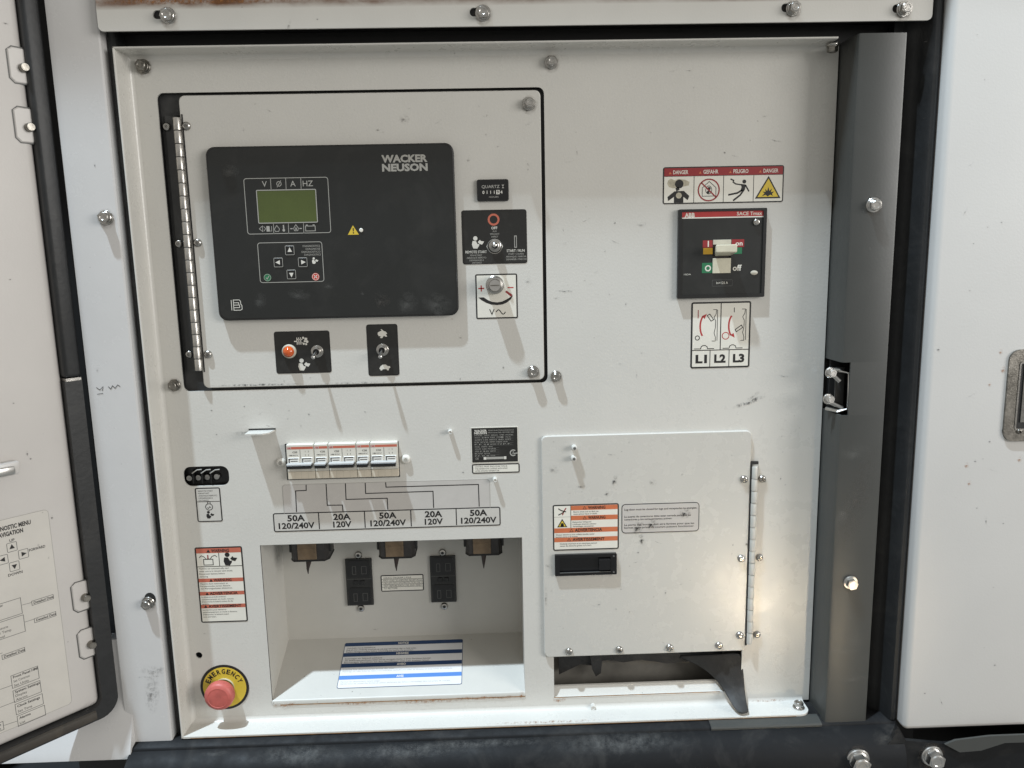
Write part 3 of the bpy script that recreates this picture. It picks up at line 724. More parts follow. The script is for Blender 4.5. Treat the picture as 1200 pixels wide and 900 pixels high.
class Sticker(Thing):
    """thin printed label: thing > backing, field, then the print; content is laid out in units of the label's own pixels"""
    def __init__(s, name, label, cat, L_, R_, T_, B_, plane=0.0, field='label', edge='ink', bw=1.6, r=2.5, group=None, host=None, thick=0.0003, ang=0.0):
        cx, cy = (L_ + R_) / 2, (T_ + B_) / 2
        if host is None:
            loc = W(cx, cy, plane); rot = (0, ang, 0) if ang else None
        else:
            q = host.l(cx, cy, plane); loc = host.loc + host.R @ Vector((q[0], -plane, q[1])); rot = host.o.rotation_euler[:]
        super().__init__(name, label, cat, loc, group, rot)
        a = s.rect(L_, R_, T_, B_)
        s.k = (a[1] - a[0]) / (R_ - L_)
        s.Wp, s.Hp = R_ - L_, (a[3] - a[2]) / s.k
        s.w, s.h = a[1] - a[0], a[3] - a[2]
        s.x0, s.z1 = -s.w / 2, s.h / 2
        s.yf = -thick - 0.00012
        if edge:
            MB().prism(rr(-s.w / 2, s.w / 2, -s.h / 2, s.h / 2, r * s.k), -thick, 0.0).obj('backing', edge, s, smooth=False)
            b = bw * s.k
            MB().prism(rr(-s.w / 2 + b, s.w / 2 - b, -s.h / 2 + b, s.h / 2 - b, max(0.2, r - bw) * s.k), s.yf, -thick).obj('field', field, s, smooth=False)
        else:
            MB().prism(rr(-s.w / 2, s.w / 2, -s.h / 2, s.h / 2, r * s.k), s.yf, 0.0).obj('field', field, s, smooth=False)
        s.mb = {}
    def X(s, u): return s.x0 + u * s.k
    def Z(s, v): return s.z1 - v * s.k
    def pt(s, u, v): return (s.X(u), s.Z(v))
    def ink(s, m, part='lettering', lv=1):
        s.seq = getattr(s, 'seq', 0) + 1
        single = part in ('header_band', 'wiring_line', 'rule_line', 'print_block', 'smoke_print')
        key = (m, part, lv, s.seq if single else getattr(s, 'g', 0))
        if key not in s.mb: s.mb[key] = MB()
        return s.mb[key], s.yf - 0.00008 * lv
    def t(s, txt, u, v, h, m='ink', part='lettering', align='c', bold=0.0, wd=None, maxw=None, lv=1, ang=0.0, sp=1.0):
        mb, y = s.ink(m, part, lv)
        mb.text(txt, s.X(u), s.Z(v), h * s.k, y, wd * s.k if wd else None, align, bold, maxw * s.k if maxw else None, ang, sp); return s
    def r_(s, u0, u1, v0, v1, m='ink', part='print_block', r=0.0, lv=1):
        mb, y = s.ink(m, part, lv)
        mb.poly(rr(s.X(u0), s.X(u1), s.Z(v1), s.Z(v0), max(r, 0.01) * s.k, 3 if r else 1), y); return s
    def ln(s, pts, wd, m='ink', part='rule_line', closed=False, lv=1):
        mb, y = s.ink(m, part, lv)
        mb.stroke([s.pt(*p) for p in pts], wd * s.k, y, closed); return s
    def pl(s, pts, wd, m='ink', part='pictogram', closed=False, lv=1): return s.ln(pts, wd, m, part, closed, lv)
    def pg(s, pts, m='ink', part='pictogram', lv=1, holes=()):
        mb, y = s.ink(m, part, lv)
        mb.poly([s.pt(*p) for p in pts], y, [[s.pt(*p) for p in h] for h in holes]); return s
    def ci(s, u, v, r, m='ink', part='pictogram', inner=None, lv=1, ry=None):
        mb, y = s.ink(m, part, lv)
        mb.poly(circle(s.X(u), s.Z(v), r * s.k, 22, (ry or r) * s.k), y, [circle(s.X(u), s.Z(v), inner * s.k, 22)] if inner else []); return s
    def read(s, u, v, sz, m='ink', lv=1):
        mb, y = s.ink(m, 'pictogram', lv); emblem_read(mb, s.X(u), s.Z(v), sz * s.k, y); return s
    def lines(s, rows, u, v, pitch, h, m='ink', align='l', maxw=None, bold=0.0):
        for i, rw in enumerate(rows): s.t(rw, u, v + i * pitch, h, m, align=align, maxw=maxw, bold=bold)
        return s
    def done(s):
        for (m, part, lv, _), mb in s.mb.items(): mb.obj(part, m, s, smooth=False)
        s.mb = {}
        return s

# ================================================================== hinged control door (upper left)
CDY = -0.0012
CD = Thing('control_door', 'wide flat grey hinged door carrying the dark display unit, framed by a black gap', 'panel door', W(424, 449, CDY))
dr = CD.rect(223.5, 635.6, 108.6, 450.0)
door_pts = rr(dr[0], dr[1], dr[2], dr[3], 0.007)
MB().plate(door_pts, 0.0, 0.003, 0.0008).obj('door_panel', 'paint', CD, smooth=False)
for px, py in ((620, 121), (625, 436)): bolt(CD, px, py, 0.95, 'zinc')
def piano_hinge(t, top, bot, r, n, pin, h):
    (xa, zt_), (xb, zb2) = t.l(*top, h), t.l(*bot, h)
    x = (xa + xb) / 2
    step = (zt_ - zb2) / n
    me = MB().tube([(0, 0, 0), (0, 0, step * 0.1), (0, 0, step * 0.9), (0, 0, step * 0.94)], [r, r, r, r * 0.93], 12).mesh('hinge_knuckle', pin)
    for k in range(n):
        o = link('hinge_knuckle', me, t, (x + random.uniform(-1, 1) * 0.0002, -h + 0.001 * 0, zb2 + k * step))
    return x
xh = piano_hinge(CD, (207.5, 137), (232.5, 434), 0.0048, 20, 'hinge', 0.004)
ztop, zbot = CD.l(207, 134)[1], CD.l(232, 436)[1]
MB().box(xh - 0.019, xh - 0.0005, 0.0085 - 0.0005, 0.0095, zbot, ztop).obj('hinge_leaf', 'recess', CD, smooth=False)
MB().box(xh - 0.0052, xh + 0.0052, 0.003, 0.0082, ztop - 0.001, ztop + 0.004).obj('hinge_leaf', 'gap', CD, smooth=False)
MB().box(xh + 0.0046, xh + 0.0062, -0.0006, 0.0029, zbot, ztop).obj('hinge_edge', 'gap', CD, smooth=False)
for px, py in ((218, 147.5), (231.3, 284.5), (243.5, 415.5)): screw(CD, px, py, 0.95, 'zinc')
for px, py in ((194.2, 148), (208.3, 285.5), (220.6, 415.5)):
    x, z = CD.l(px, py, -0.004)
    link('screw', SCREW['zinc'], CD, (x, 0.008, z), (0, random.uniform(0, 6), 0), (0.95,) * 3)
mark(CD, 474, 139, 14, 12, 'scuff_soft', 0.4); mark(CD, 443, 152, 6, 3, 'scuff', 0.1); mark(CD, 549, 187, 6, 6, 'scuff_soft'); mark(CD, 619, 329, 9, 7, 'scuff_soft'); mark(CD, 590, 430, 2.5, 6, 'scuff'); mark(CD, 562, 427, 10, 4, 'dusting'); mark(CD, 530, 373.5, 4, 2, 'rust_spot'); mark(CD, 540, 395, 6, 5, 'scuff_soft'); mark(CD, 420, 449, 120, 4, 'scuff_soft'); mark(CD, 300, 451, 120, 3, 'scuff')

speckle(CD, 250, 600, 112, 160, 9); speckle(CD, 540, 632, 130, 200, 5); speckle(CD, 250, 620, 442, 448, 6)
# ---------------------------------------------------------------- display unit
CT = Thing('display_unit', 'dark grey display unit with small green screen and arrow keypad on the control door', 'display unit', W(391, 271, CDY - 0.0095))
H_ = 0.0
cr = CT.rect(248, 534.5, 169.5, 373)
pts = rr(*cr, 0.011, 6)
MB().plate(pts, 0.0, 0.0095, 0.0016).obj('housing', 'black', CT)
MB().poly([(p[0] * 0.985 + 0.0 if False else p[0] - math.copysign(0.0026, p[0]), p[1] - math.copysign(0.0026, p[1])) for p in pts], -0.0002).obj('faceplate', 'faceplate', CT, smooth=False)
Y1, Y2 = -0.0004, -0.0005
def cbox(L_, R_, T_, B_, r, wd, m='grey_ink', name='frame_line'):
    MB().stroke(rr(*CT.rect(L_, R_, T_, B_), r, 4), wd, Y1, True).obj(name, m, CT, smooth=False)
cbox(288, 386, 208.5, 273.5, 0.003, 0.0008)
cbox(303.5, 378.5, 284, 330.5, 0.003, 0.0008)
lr = CT.rect(302.0, 371.2, 222.5, 261)
MB().box(lr[0], lr[1], -0.0007, 0.0, lr[2], lr[3]).obj('screen', 'lcd', CT, smooth=False)
MB().stroke(rr(*lr, 0.001, 2), 0.0011, -0.0009, True).obj('screen_bezel', 'grey_ink', CT, smooth=False)
mb = MB()
def cl(px, py): return CT.l(px, py)
for a, b in (((317, 209), (317.8, 222)), ((334.8, 208.7), (335.4, 222)), ((352.5, 208.3), (353, 221.5)), ((320.5, 262), (321, 274.3)), ((338, 261.5), (338.5, 274)), ((355.7, 261), (356.2, 273.5))):
    mb.stroke([cl(*a), cl(*b)], 0.0007, Y1)
for s_, x, y in (('V', 310, 215.6), ('A', 343.3, 215.2), ('HZ', 360.8, 215)):
    q = cl(x, y); mb.text(s_, q[0], q[1], 0.0066, Y1, bold=0.005)
q = cl(327, 215.5); mb.stroke(circle(q[0], q[1], 0.0028, 14), 0.0008, Y1, True); mb.stroke([(q[0] - 0.0026, q[1] - 0.004), (q[0] + 0.0026, q[1] + 0.004)], 0.0008, Y1)
mb.obj('symbol_print', 'grey_ink', CT, smooth=False); mb = MB()
# lower pictograms: fuel, oil temperature, oil pressure, battery
q = cl(313.5, 268); mb.poly(rr(q[0] - 0.0012, q[0] + 0.0028, q[1] - 0.0036, q[1] + 0.0032, 0.0005), Y1); mb.stroke([(q[0] + 0.003, q[1] - 0.003), (q[0] + 0.0052, q[1] - 0.003), (q[0] + 0.0052, q[1] + 0.003)], 0.0006, Y1)
mb.stroke([(q[0] - 0.0100, q[1]), (q[0] - 0.006, q[1] + 0.0034), (q[0] - 0.006, q[1] - 0.0034)], 0.0007, Y1, True); mb.stroke([(q[0] - 0.0045, q[1] + 0.003), (q[0] - 0.0022, q[1]), (q[0] - 0.0045, q[1] - 0.003)], 0.0006, Y1)
q = cl(326.5, 268); mb.stroke([(q[0] - 0.002, q[1] + 0.004), (q[0] + 0.0012, q[1] - 0.0005), (q[0], q[1] - 0.0034), (q[0] - 0.004, q[1] - 0.0034), (q[0] - 0.0052, q[1] - 0.0005)], 0.0007, Y1, True); q = cl(332.5, 267.5); mb.poly(rr(q[0] - 0.0008, q[0] + 0.0008, q[1] - 0.001, q[1] + 0.0042, 0.0004), Y1); mb.poly(circle(q[0], q[1] - 0.0024, 0.0017, 10), Y1)
q = cl(347, 267.5); mb.stroke([(q[0], q[1] + 0.0046), (q[0] + 0.003, q[1]), (q[0] + 0.002, q[1] - 0.003), (q[0] - 0.002, q[1] - 0.003), (q[0] - 0.003, q[1])], 0.0007, Y1, True); mb.poly([(q[0], q[1] + 0.002), (q[0] - 0.0012, q[1] - 0.0018), (q[0] + 0.0012, q[1] - 0.0018)], Y1); mb.stroke([(q[0] - 0.0072, q[1] - 0.0004), (q[0] - 0.0042, q[1] - 0.0004)], 0.0012, Y1); mb.stroke([(q[0] + 0.0042, q[1] - 0.0004), (q[0] + 0.0072, q[1] - 0.0004)], 0.0012, Y1)
q = cl(363.8, 267); mb.stroke([(q[0] - 0.006, q[1] + 0.0022), (q[0] + 0.006, q[1] + 0.0022), (q[0] + 0.006, q[1] - 0.0038), (q[0] - 0.006, q[1] - 0.0038)], 0.0008, Y1, True); mb.poly(rr(q[0] - 0.0055, q[0] - 0.003, q[1] + 0.0022, q[1] + 0.004, 0.0003), Y1); mb.poly(rr(q[0] + 0.003, q[0] + 0.0055, q[1] + 0.0022, q[1] + 0.004, 0.0003), Y1)
mb.obj('symbol_print', 'grey_ink', CT, smooth=False)
for px, py, a in ((339.7, 293.3, 90), (326.4, 307.5, 180), (355.0, 307.2, 0), (341.7, 321.5, 270)):
    q = cl(px, py)
    kb = MB().box(-0.0054, 0.0054, -0.0009, 0.0, -0.0056, 0.0056, 0.0006, 1).obj('arrow_key', 'black', CT, loc=(q[0], 0, q[1]))
    MB().stroke(rr(-0.0054, 0.0054, -0.0056, 0.0056, 0.001, 3), 0.0006, -0.00095, True).obj('key_outline', 'grey_ink', kb, smooth=False)
    MB().poly([(0.0034 * math.cos(rad(a + d)) * (1.0 if d else 1.1), 0.0034 * math.sin(rad(a + d)) * (1.0 if d else 1.1)) for d in (0, 125, 235)], -0.001).obj('arrow', 'white_ink', kb, smooth=False)
mb = MB()
for i, (s_, wd) in enumerate((('DIAGNOSTICS', 0.0215), ('DIAGNOSE', 0.018), ('DIAGNOSTICO', 0.0235), ('DIAGNOSTICS', 0.0205))):
    q = cl(375 + i * 0.3, 288 + i * 3.4); mb.text(s_, q[0], q[1], 0.0023, Y1, wd, 'r')
mb.obj('lettering', 'grey_ink', CT, smooth=False)
q = cl(369.3, 305.5); emblem_read(MB(), q[0], q[1], 0.0085, Y1).obj('pictogram', 'white_ink', CT, smooth=False)
q = cl(313.6, 325.3); kb = MB().lathe([(0.0048, 0.0), (0.0048, -0.0006)], n=20).obj('round_key', 'green_ink', CT, loc=(q[0], 0, q[1])); MB().stroke([(-0.0018, 0.0), (-0.0004, -0.0018), (0.0022, 0.0022)], 0.0009, -0.0008).stroke(circle(0, 0, 0.0042, 18), 0.0005, -0.0008, True).obj('tick_print', 'grey_ink', kb, smooth=False)
q = cl(370.0, 324.3); kb = MB().lathe([(0.0048, 0.0), (0.0048, -0.0006)], n=20).obj('round_key', 'bright_red_ink', CT, loc=(q[0], 0, q[1])); MB().stroke([(-0.002, -0.002), (0.002, 0.002)], 0.0009, -0.0008).stroke([(-0.002, 0.002), (0.002, -0.002)], 0.0009, -0.0008).stroke(circle(0, 0, 0.0041, 18), 0.0005, -0.0008, True).obj('cross_print', 'label', kb, smooth=False)
q = cl(414.2, 270.3); MB().poly([(q[0] - 0.0072, q[1] - 0.005), (q[0] + 0.0066, q[1] - 0.005), (q[0] - 0.0003, q[1] + 0.0066)], Y1).obj('warning_triangle', 'yellow_ink', CT, smooth=False)
MB().poly([(q[0] - 0.0009, q[1] + 0.003), (q[0] + 0.0007, q[1] + 0.003), (q[0] + 0.0004, q[1] - 0.001), (q[0] - 0.0006, q[1] - 0.001)], Y2).poly(circle(q[0] - 0.0001, q[1] - 0.0027, 0.0009, 8), Y2).obj('exclamation_mark', 'ink', CT, smooth=False)
q = cl(423.2, 269.8); MB().lathe([(0.0025, 0.0), (0.0025, -0.0006), (0.0018, -0.0012)], n=14).obj('indicator_lamp', 'label', CT, loc=(q[0], 0, q[1]))
mb = MB()
q = cl(474, 185.8); mb.text('WACKER', q[0], q[1], 0.0081, Y1, 0.0570, bold=0.045)
q = cl(474.5, 196.2); mb.text('NEUSON', q[0], q[1], 0.0081, Y1, 0.0565, bold=0.045)
mb.obj('maker_lettering', 'grey_ink', CT, smooth=False)
q = cl(277.5, 357.5); mb = MB(); e = 0.0065
mb.stroke([(q[0] - e, q[1] + e), (q[0] - e, q[1] - e)], 0.0008, Y1)
mb.stroke([(q[0] - e * 0.6, q[1] + e), (q[0] + e * 0.55, q[1] + e), (q[0] + e * 0.8, q[1] + e * 0.7), (q[0] + e * 0.8, q[1] + e * 0.2), (q[0] + e, q[1] - e * 0.1), (q[0] + e, q[1] - e * 0.8), (q[0] + e * 0.7, q[1] - e), (q[0] - e * 0.6, q[1] - e)], 0.0008, Y1, True)
mb.stroke([(q[0] - e * 0.55, q[1] + e * 0.45), (q[0] + e * 0.4, q[1] + e * 0.45), (q[0] + e * 0.4, q[1])], 0.0008, Y1)
mb.stroke([(q[0] - e * 0.55, q[1]), (q[0] + e * 0.55, q[1]), (q[0] + e * 0.55, q[1] - e * 0.5), (q[0] - e * 0.55, q[1] - e * 0.5)], 0.0008, Y1)
mb.obj('emblem', 'white_ink', CT, smooth=False)
for px, py, a, b, m in ((512, 355, 40, 26, 'dusting'), (478, 355, 26, 30, 'dusting'), (447, 352, 24, 22, 'scuff_soft'), (350, 345, 30, 14, 'dusting'), (305, 352, 16, 20, 'dusting'), (270, 200, 22, 16, 'dusting'), (514, 365, 16, 12, 'dusting'), (425, 344, 5, 5, 'dusting'), (385, 335, 12, 8, 'dusting')):
    o = mark(CT, px, py, a, b, m, 0.2, 0.0007)

# ---------------------------------------------------------------- hour meter
HM = Sticker('hour_meter', 'tiny black rectangular hour meter with white digits above the start switch', 'hour meter', 559, 596, 210.5, 236, CDY, 'black_gloss', 'black', 1.4, 2.5, thick=0.0035)
HM.t('QUARTZ', 16, 8.2, 3.3, 'grey_ink', wd=21, bold=0.01)
HM.pg([(28.8, 6.3), (32, 6.3), (29, 10.2), (32, 10.2)], 'grey_ink')
for i, d in enumerate('011194'): HM.t(d, 7.5 + i * 4.2, 14.6, 3.4, 'white_ink' if i != 4 else 'ink', bold=0.02, lv=2)
HM.r_(22.4, 26.4, 12.3, 17, 'white_ink')
HM.t('HOURS', 19.5, 20, 1.8, 'grey_ink', wd=11); HM.done()

# ---------------------------------------------------------------- toggle switches and their plates
def toggle(t, px, py, tip, kind='zinc', nut=0.0072, ln=0.017):
    """bushing, nut and bat lever; tip = where the lever ends (px)"""
    x, z = t.l(px, py, 0.002)
    n = MB().lathe([(nut * 1.12, 0.0), (nut * 1.12, -0.0012), (nut, -0.0016), (nut, -0.0032), (nut * 0.78, -0.0036), (nut * 0.72, -0.0075), (nut * 0.56, -0.0080), (nut * 0.50, -0.0060)], n=22).obj('bushing', 'zinc', t, loc=(x, t.yf, z))
    MB().lathe([(nut * 0.52, -0.0058), (nut * 0.5, -0.0062)], n=16).obj('bushing_bore', 'gap', n)
    tx, tz = t.l(tip[0], tip[1], ln)
    dx, dz = tx - x, tz - z
    pts = [(dx * k, -0.006 + (-ln + 0.006) * k, dz * k) for k in (0, 0.3, 0.7, 0.92, 1.0)]
    MB().tube(pts, [0.0016, 0.0018, 0.0025, 0.0027, 0.0016], 12).obj('lever', 'chrome', t, loc=(x, t.yf, z))

SW = Sticker('start_switch', 'dark switch plate with red off ring, toggle and START / RUN lettering', 'switch', 541.5, 617.5, 246, 309.5, CDY, 'plate_black', 'ink', 1.3, 3.0)
SW.ci(37.4, 11.2, 6.9, 'salmon_ink', inner=4.6)
SW.t('OFF', 38, 20.8, 2.9, 'white_ink', wd=7, bold=0.02)
for i, (s_, wd) in enumerate((('AUS', 4.5), ('APAGADO', 11), ('ARRET', 8))): SW.t(s_, 38.2, 24.6 + i * 3.1, 1.8, 'grey_ink', wd=wd)
SW.read(18.2, 37.3, 15, 'white_ink')
SW.t('REMOTE START', 16, 48, 2.9, 'white_ink', wd=25, bold=0.01)
for i, (s_, wd) in enumerate((('FERNSTART', 14), ('ARRANQUE REMOTO', 23), ('DEMARRAGE A', 17), ('DISTANCE', 11))): SW.t(s_, 16 + i * 0.2, 51.9 + i * 2.9, 1.9, 'grey_ink', wd=wd)
SW.t('START / RUN', 62.5, 47.4, 2.9, 'white_ink', wd=21, bold=0.01)
for i, (s_, wd) in enumerate((('START / LAUFEN', 18), ('ARRANQUE / MARCHA', 24), ('DEMARRER / MARCHE', 24))): SW.t(s_, 62.8 + i * 0.2, 51.2 + i * 3.1, 1.9, 'grey_ink', wd=wd)
SW.r_(61, 64, 30, 44, 'grey_ink'); SW.r_(61.8, 63.2, 31, 43, 'plate_black', lv=2)
for sg in (-1, 1): SW.pg([(38 + sg * 8.2, 39.0), (38 + sg * 9.8, 42), (38 + sg * 8.2, 45)], 'white_ink')
SW.pl(circle(0, 0, 1, 4) and [(38 + 8.4 * math.cos(rad(a)), 42 + 8.4 * math.sin(rad(a))) for a in range(0, 360, 15)], 0.5, 'grey_ink', closed=True)
SW.done(); toggle(SW, 580, 288, (579.4, 287.2), nut=0.0070, ln=0.016)

VD = Sticker('voltage_dial', 'square white dial label with silver knob, plus and minus signs and V~', 'dial', 557.5, 606.5, 321, 373.5, CDY, 'label', 'ink', 1.6, 2.0)
VD.r_(3.2, 10.2, 15.8, 17.2, 'red_ink'); VD.r_(6.0, 7.4, 13.0, 20.0, 'red_ink')
VD.r_(37.5, 44.5, 15.6, 16.9, 'red_ink')
VD.pg([(34.5, 21.2), (36.3, 19.6), (43.2, 24.8), (41.6, 27.0)], 'dark_red_ink')
up = [(3.0, 27.0)] + [(24 + 24 * math.cos(rad(a)) * 0.93, 17.5 + 21.5 * math.sin(rad(a))) for a in range(150, 29, -8)]
lo = [(24 + 23.5 * math.cos(rad(a)) * 0.93 + 0.5, 15.2 + 19.6 * math.sin(rad(a)) * (0.96)) for a in range(38, 146, 8)]
out = [(3.0, 27.0), (9.5, 27.0), (14, 30.2), (19, 32.4), (25, 33.2), (31, 32.2), (37, 29.4), (43.8, 25.3), (41.2, 29.8), (36.5, 33.6), (31, 35.8), (25, 36.4), (18.5, 35.8), (12, 33.4), (6.6, 30.2)]
VD.pg(out, 'ink')
VD.t('V', 18.5, 44.5, 7.0, 'ink', bold=0.006)
VD.pl([(23.5 + t * 0.5, 44.5 - 2.6 * math.sin(t / 22 * 2 * math.pi)) for t in range(0, 23)], 1.1, 'ink')
VD.done()
x, z = VD.l(580, 334.5, 0.020)
kb = MB().lathe([(0.0118, 0.0), (0.0118, -0.0045), (0.0112, -0.0050), (0.0108, -0.0185), (0.0102, -0.0195), (0.0082, -0.0202), (0.0076, -0.0196)], n=30).obj('knob', 'zinc', VD, loc=(x, VD.yf, z))
MB().lathe([(0.0074, -0.0194), (0.0070, -0.0206), (0.0012, -0.0208)], n=24).obj('knob_cap', 'chrome', kb)
MB().box(-0.0058, 0.0058, -0.0212, -0.0206, -0.0008, 0.0008).obj('knob_slot', 'zinc_dull', kb)

RG = Sticker('regeneration_switch', 'dark switch plate with round amber lamp and toggle under the display unit', 'switch', 322.5, 387.5, 388, 437.5, CDY, 'plate_black', 'ink', 1.3, 3.0)
for i in range(3): RG.pl([(26.5 + i * 2.2, 7.5), (26.5 + i * 2.2, 16)], 0.9, 'white_ink')
RG.pl([(23, 12), (26, 12)], 1.2, 'white_ink'); RG.pl([(27, 9.8), (33, 9.8)], 0.9, 'white_ink'); RG.pl([(27, 13.8), (33, 13.8)], 0.9, 'white_ink')
for u, v, r_ in ((34, 8, 1.3), (37, 9.5, 1.7), (38.2, 12.6, 1.6), (35.5, 12.0, 1.2), (34.2, 15, 1.3), (37, 15.6, 1.2)): RG.ci(u, v, r_, 'white_ink')
RG.read(33, 40.0, 15, 'white_ink'); RG.done()
x, z = RG.l(338.3, 412, 0.004)
lb = MB().lathe([(0.0092, 0.0), (0.0092, -0.0022), (0.0080, -0.0040), (0.0072, -0.0042)], n=24).obj('lamp_ring', 'beige', RG, loc=(x, RG.yf, z))
MB().lathe([(0.0072, -0.0035), (0.0070, -0.0060), (0.0056, -0.0085), (0.0034, -0.0100), (0.0012, -0.0105)], n=22).obj('lamp_lens', 'lens_amber', lb)
toggle(RG, 371.6, 411.8, (366.5, 419.5), ln=0.020)

ID = Sticker('idle_speed_switch', 'narrow upright dark switch plate with rabbit and turtle symbols around a toggle', 'switch', 430.5, 467.0, 380, 440.5, CDY, 'plate_black', 'ink', 1.3, 3.0)
ID.pg([(13, 11.5), (13.5, 9.5), (16.5, 8.0), (18, 8.2), (16.8, 6.0), (17.8, 5.8), (20.2, 8.0), (22.6, 9.0), (24.2, 11.0), (22.6, 12.2), (24.0, 14.5), (22.5, 15.0), (20.2, 13.6), (18.0, 16.5), (15.5, 16.0), (16.8, 14.2), (14.2, 13.8)], 'white_ink')
ID.pg([(13.0, 53.0), (14.2, 50.0), (17.0, 47.8), (20.5, 47.8), (23.0, 49.6), (25.5, 49.8), (26.2, 51.4), (24.4, 52.4), (24.0, 54.6), (22.0, 54.6), (21.5, 53.2), (17, 53.2), (16.2, 54.6), (14.4, 54.6), (14.0, 53.0)], 'white_ink')
ID.done(); toggle(ID, 448.2, 410.0, (445.4, 419.0), ln=0.020)

# ================================================================== main breaker and its labels
DG = Sticker('danger_sticker', 'long white sticker of four danger pictograms under a red DANGER band', 'warning sticker', 777, 918.3, 194.8, 238.2, 0.0, 'label', 'ink', 1.4, 2.6)
DG.r_(1.4, DG.Wp - 1.4, 1.3, 10.3, 'dark_red_ink', 'header_band')
for i, s_ in enumerate(('DANGER', 'GEFAHR', 'PELIGRO', 'DANGER')):
    u = 18 + i * 35.1
    DG.g = 'band%d' % i
    DG.t(s_, u + 2.5, 6.0, 4.2, 'label', wd=17.5, bold=0.015, lv=2)
    DG.pg([(u - 11.5, 8), (u - 8.2, 8), (u - 9.85, 5.2)], 'orange_ink', lv=2)
for u in (36.2, 70.8, 106.0): DG.ln([(u, 10.3), (u, DG.Hp - 1.4)], 0.7)
DG.ln([(1.4, 10.6), (DG.Wp - 1.4, 10.6)], 0.5)
# 1 breathing fumes
DG.g = 1
DG.pg([(6, 15), (9, 13), (14, 15), (18, 13.4), (26, 14.6), (31, 17), (30, 21), (25, 22), (19, 22.8), (12, 24), (7, 22.5), (5, 18.5)], 'smoke_ink', 'smoke_print')
DG.ci(19, 19.2, 5.0, lv=2); DG.pg([(14.6, 24), (18, 22.3), (19.5, 25.5), (16, 27.6)], lv=2)
DG.pg([(5.4, 33.6), (13.5, 27.4), (24.5, 27.0), (31.0, 33.0), (29.0, 37.6), (24.0, 33.6), (24.0, 40.4), (13.0, 40.4), (13.0, 33.6), (6.2, 38.2)], lv=2)
DG.ci(18.6, 32.2, 3.4, 'smoke_ink', lv=3)
# 2 not indoors
DG.g = 2
DG.pl([(46, 33.5), (46, 24), (54, 17), (62, 24), (62, 33.5)], 0.7, closed=True); DG.pl([(53.6 + 3.6 * math.cos(rad(a)), 26.5 + 4.6 * math.sin(rad(a))) for a in range(0, 360, 24)], 0.7, closed=True); DG.ci(54, 25, 1.9); DG.ci(53, 29, 1.6)
DG.pl([(53.6 + 12.2 * math.cos(rad(a)), 26.6 + 12.2 * math.sin(rad(a))) for a in range(0, 360, 12)], 1.5, 'dark_red_ink', closed=True, lv=2); DG.pl([(44.8, 18.2), (62.4, 35.0)], 1.5, 'dark_red_ink', lv=2)
# 3 electric shock
DG.g = 3
DG.ci(95.0, 17.8, 2.3); DG.pl([(78.8, 14.5), (82.6, 16.4), (82.0, 18.2), (84.8, 20.2), (92.5, 21.6)], 1.5); DG.pg([(91, 20.4), (97.2, 21.2), (95.8, 27.6), (90.6, 28.6), (92.0, 24)]); DG.pl([(96.6, 22), (100.8, 29.0)], 1.6); DG.pl([(93, 27.2), (87.2, 30.6), (76.6, 32.6)], 2.0); DG.pl([(94.6, 27.4), (90.6, 33.0), (82.4, 39.2)], 2.0)
# 4 explosion triangle
DG.g = 4
DG.pg([(108.0, 37.4), (138.2, 37.4), (123.4, 11.8)], 'ink'); DG.pg([(110.9, 35.7), (135.4, 35.7), (123.3, 14.9)], 'yellow_ink', lv=2)
DG.pg([(115.8, 35.0), (119.2, 31.4), (116.6, 29.6), (120.6, 30.0), (119.6, 26.6), (122.2, 29.0), (123.4, 24.4), (124.8, 29.0), (127.6, 26.4), (126.6, 30.4), (130.4, 29.6), (127.8, 32.4), (129.6, 34.6), (125.8, 33.2), (123.0, 35.2), (120.4, 33.2)], 'ink', lv=3)
DG.done()

MBk = Thing('main_breaker', 'square black main circuit breaker with red band and cream handle marked on and off', 'circuit breaker', W(846, 297, -0.006))
br = MBk.rect(794.8, 897.4, 244.5, 349.0)
MB().prism(rr(*br, 0.0015), 0.0, 0.006, [rr(br[0] + 0.0042, br[1] - 0.0042, br[2] + 0.0048, br[3] - 0.0032, 0.001)]).obj('bezel', 'black', MBk, smooth=False)
fr = (br[0] + 0.0042, br[1] - 0.0042, br[2] + 0.0048, br[3] - 0.0032)
wn = MBk.rect(835.3, 857.0, 280.6, 320.4)
MB().prism(rr(*fr, 0.001), 0.0016, 0.004, [rr(wn[0], wn[1], wn[2], wn[3], 0.0006)]).obj('front_cover', 'faceplate', MBk, smooth=False)
yb = 0.0014
def ml(px, py): return MBk.l(px, py, -0.0016)
a0, a1, a2, a3 = MBk.rect(799.0, 895.0, 247.6, 255.4, -0.0016)
MB().poly(rr(a0, a1, a2 + 0.0016, a3, 0.0003), yb).obj('red_band', 'red_ink', MBk, smooth=False)
MB().poly(rr(a0, a1, a2, a2 + 0.0014, 0.0002), yb).obj('white_rule', 'label', MBk, smooth=False)
mb = MB(); q = ml(808.2, 252.2); mb.text('ABB', q[0], q[1], 0.0052, yb - 0.0001, 0.0130, bold=0.04); q = ml(893.0, 249.8); mb.text('SACE Tmax', q[0], q[1], 0.0042, yb - 0.0001, 0.0325, 'r', bold=0.015); mb.obj('lettering', 'label', MBk, smooth=False)
x, z = ml(886.3, 260.4); link('screw', SCREW['zinc'], MBk, (x, yb + 0.0002, z), (0, 0.6, 0), (0.85,) * 3)
def flag(L_, R_, T_, B_, m, name, y=yb):
    MB().poly(rr(*MBk.rect(L_, R_, T_, B_, -0.0016), 0.0003, 2), y).obj(name, m, MBk, smooth=False)
flag(823.5, 835.0, 281.6, 290.2, 'dark_red_ink', 'on_flag'); flag(857.4, 872.0, 280.4, 289.6, 'dark_red_ink', 'on_flag')
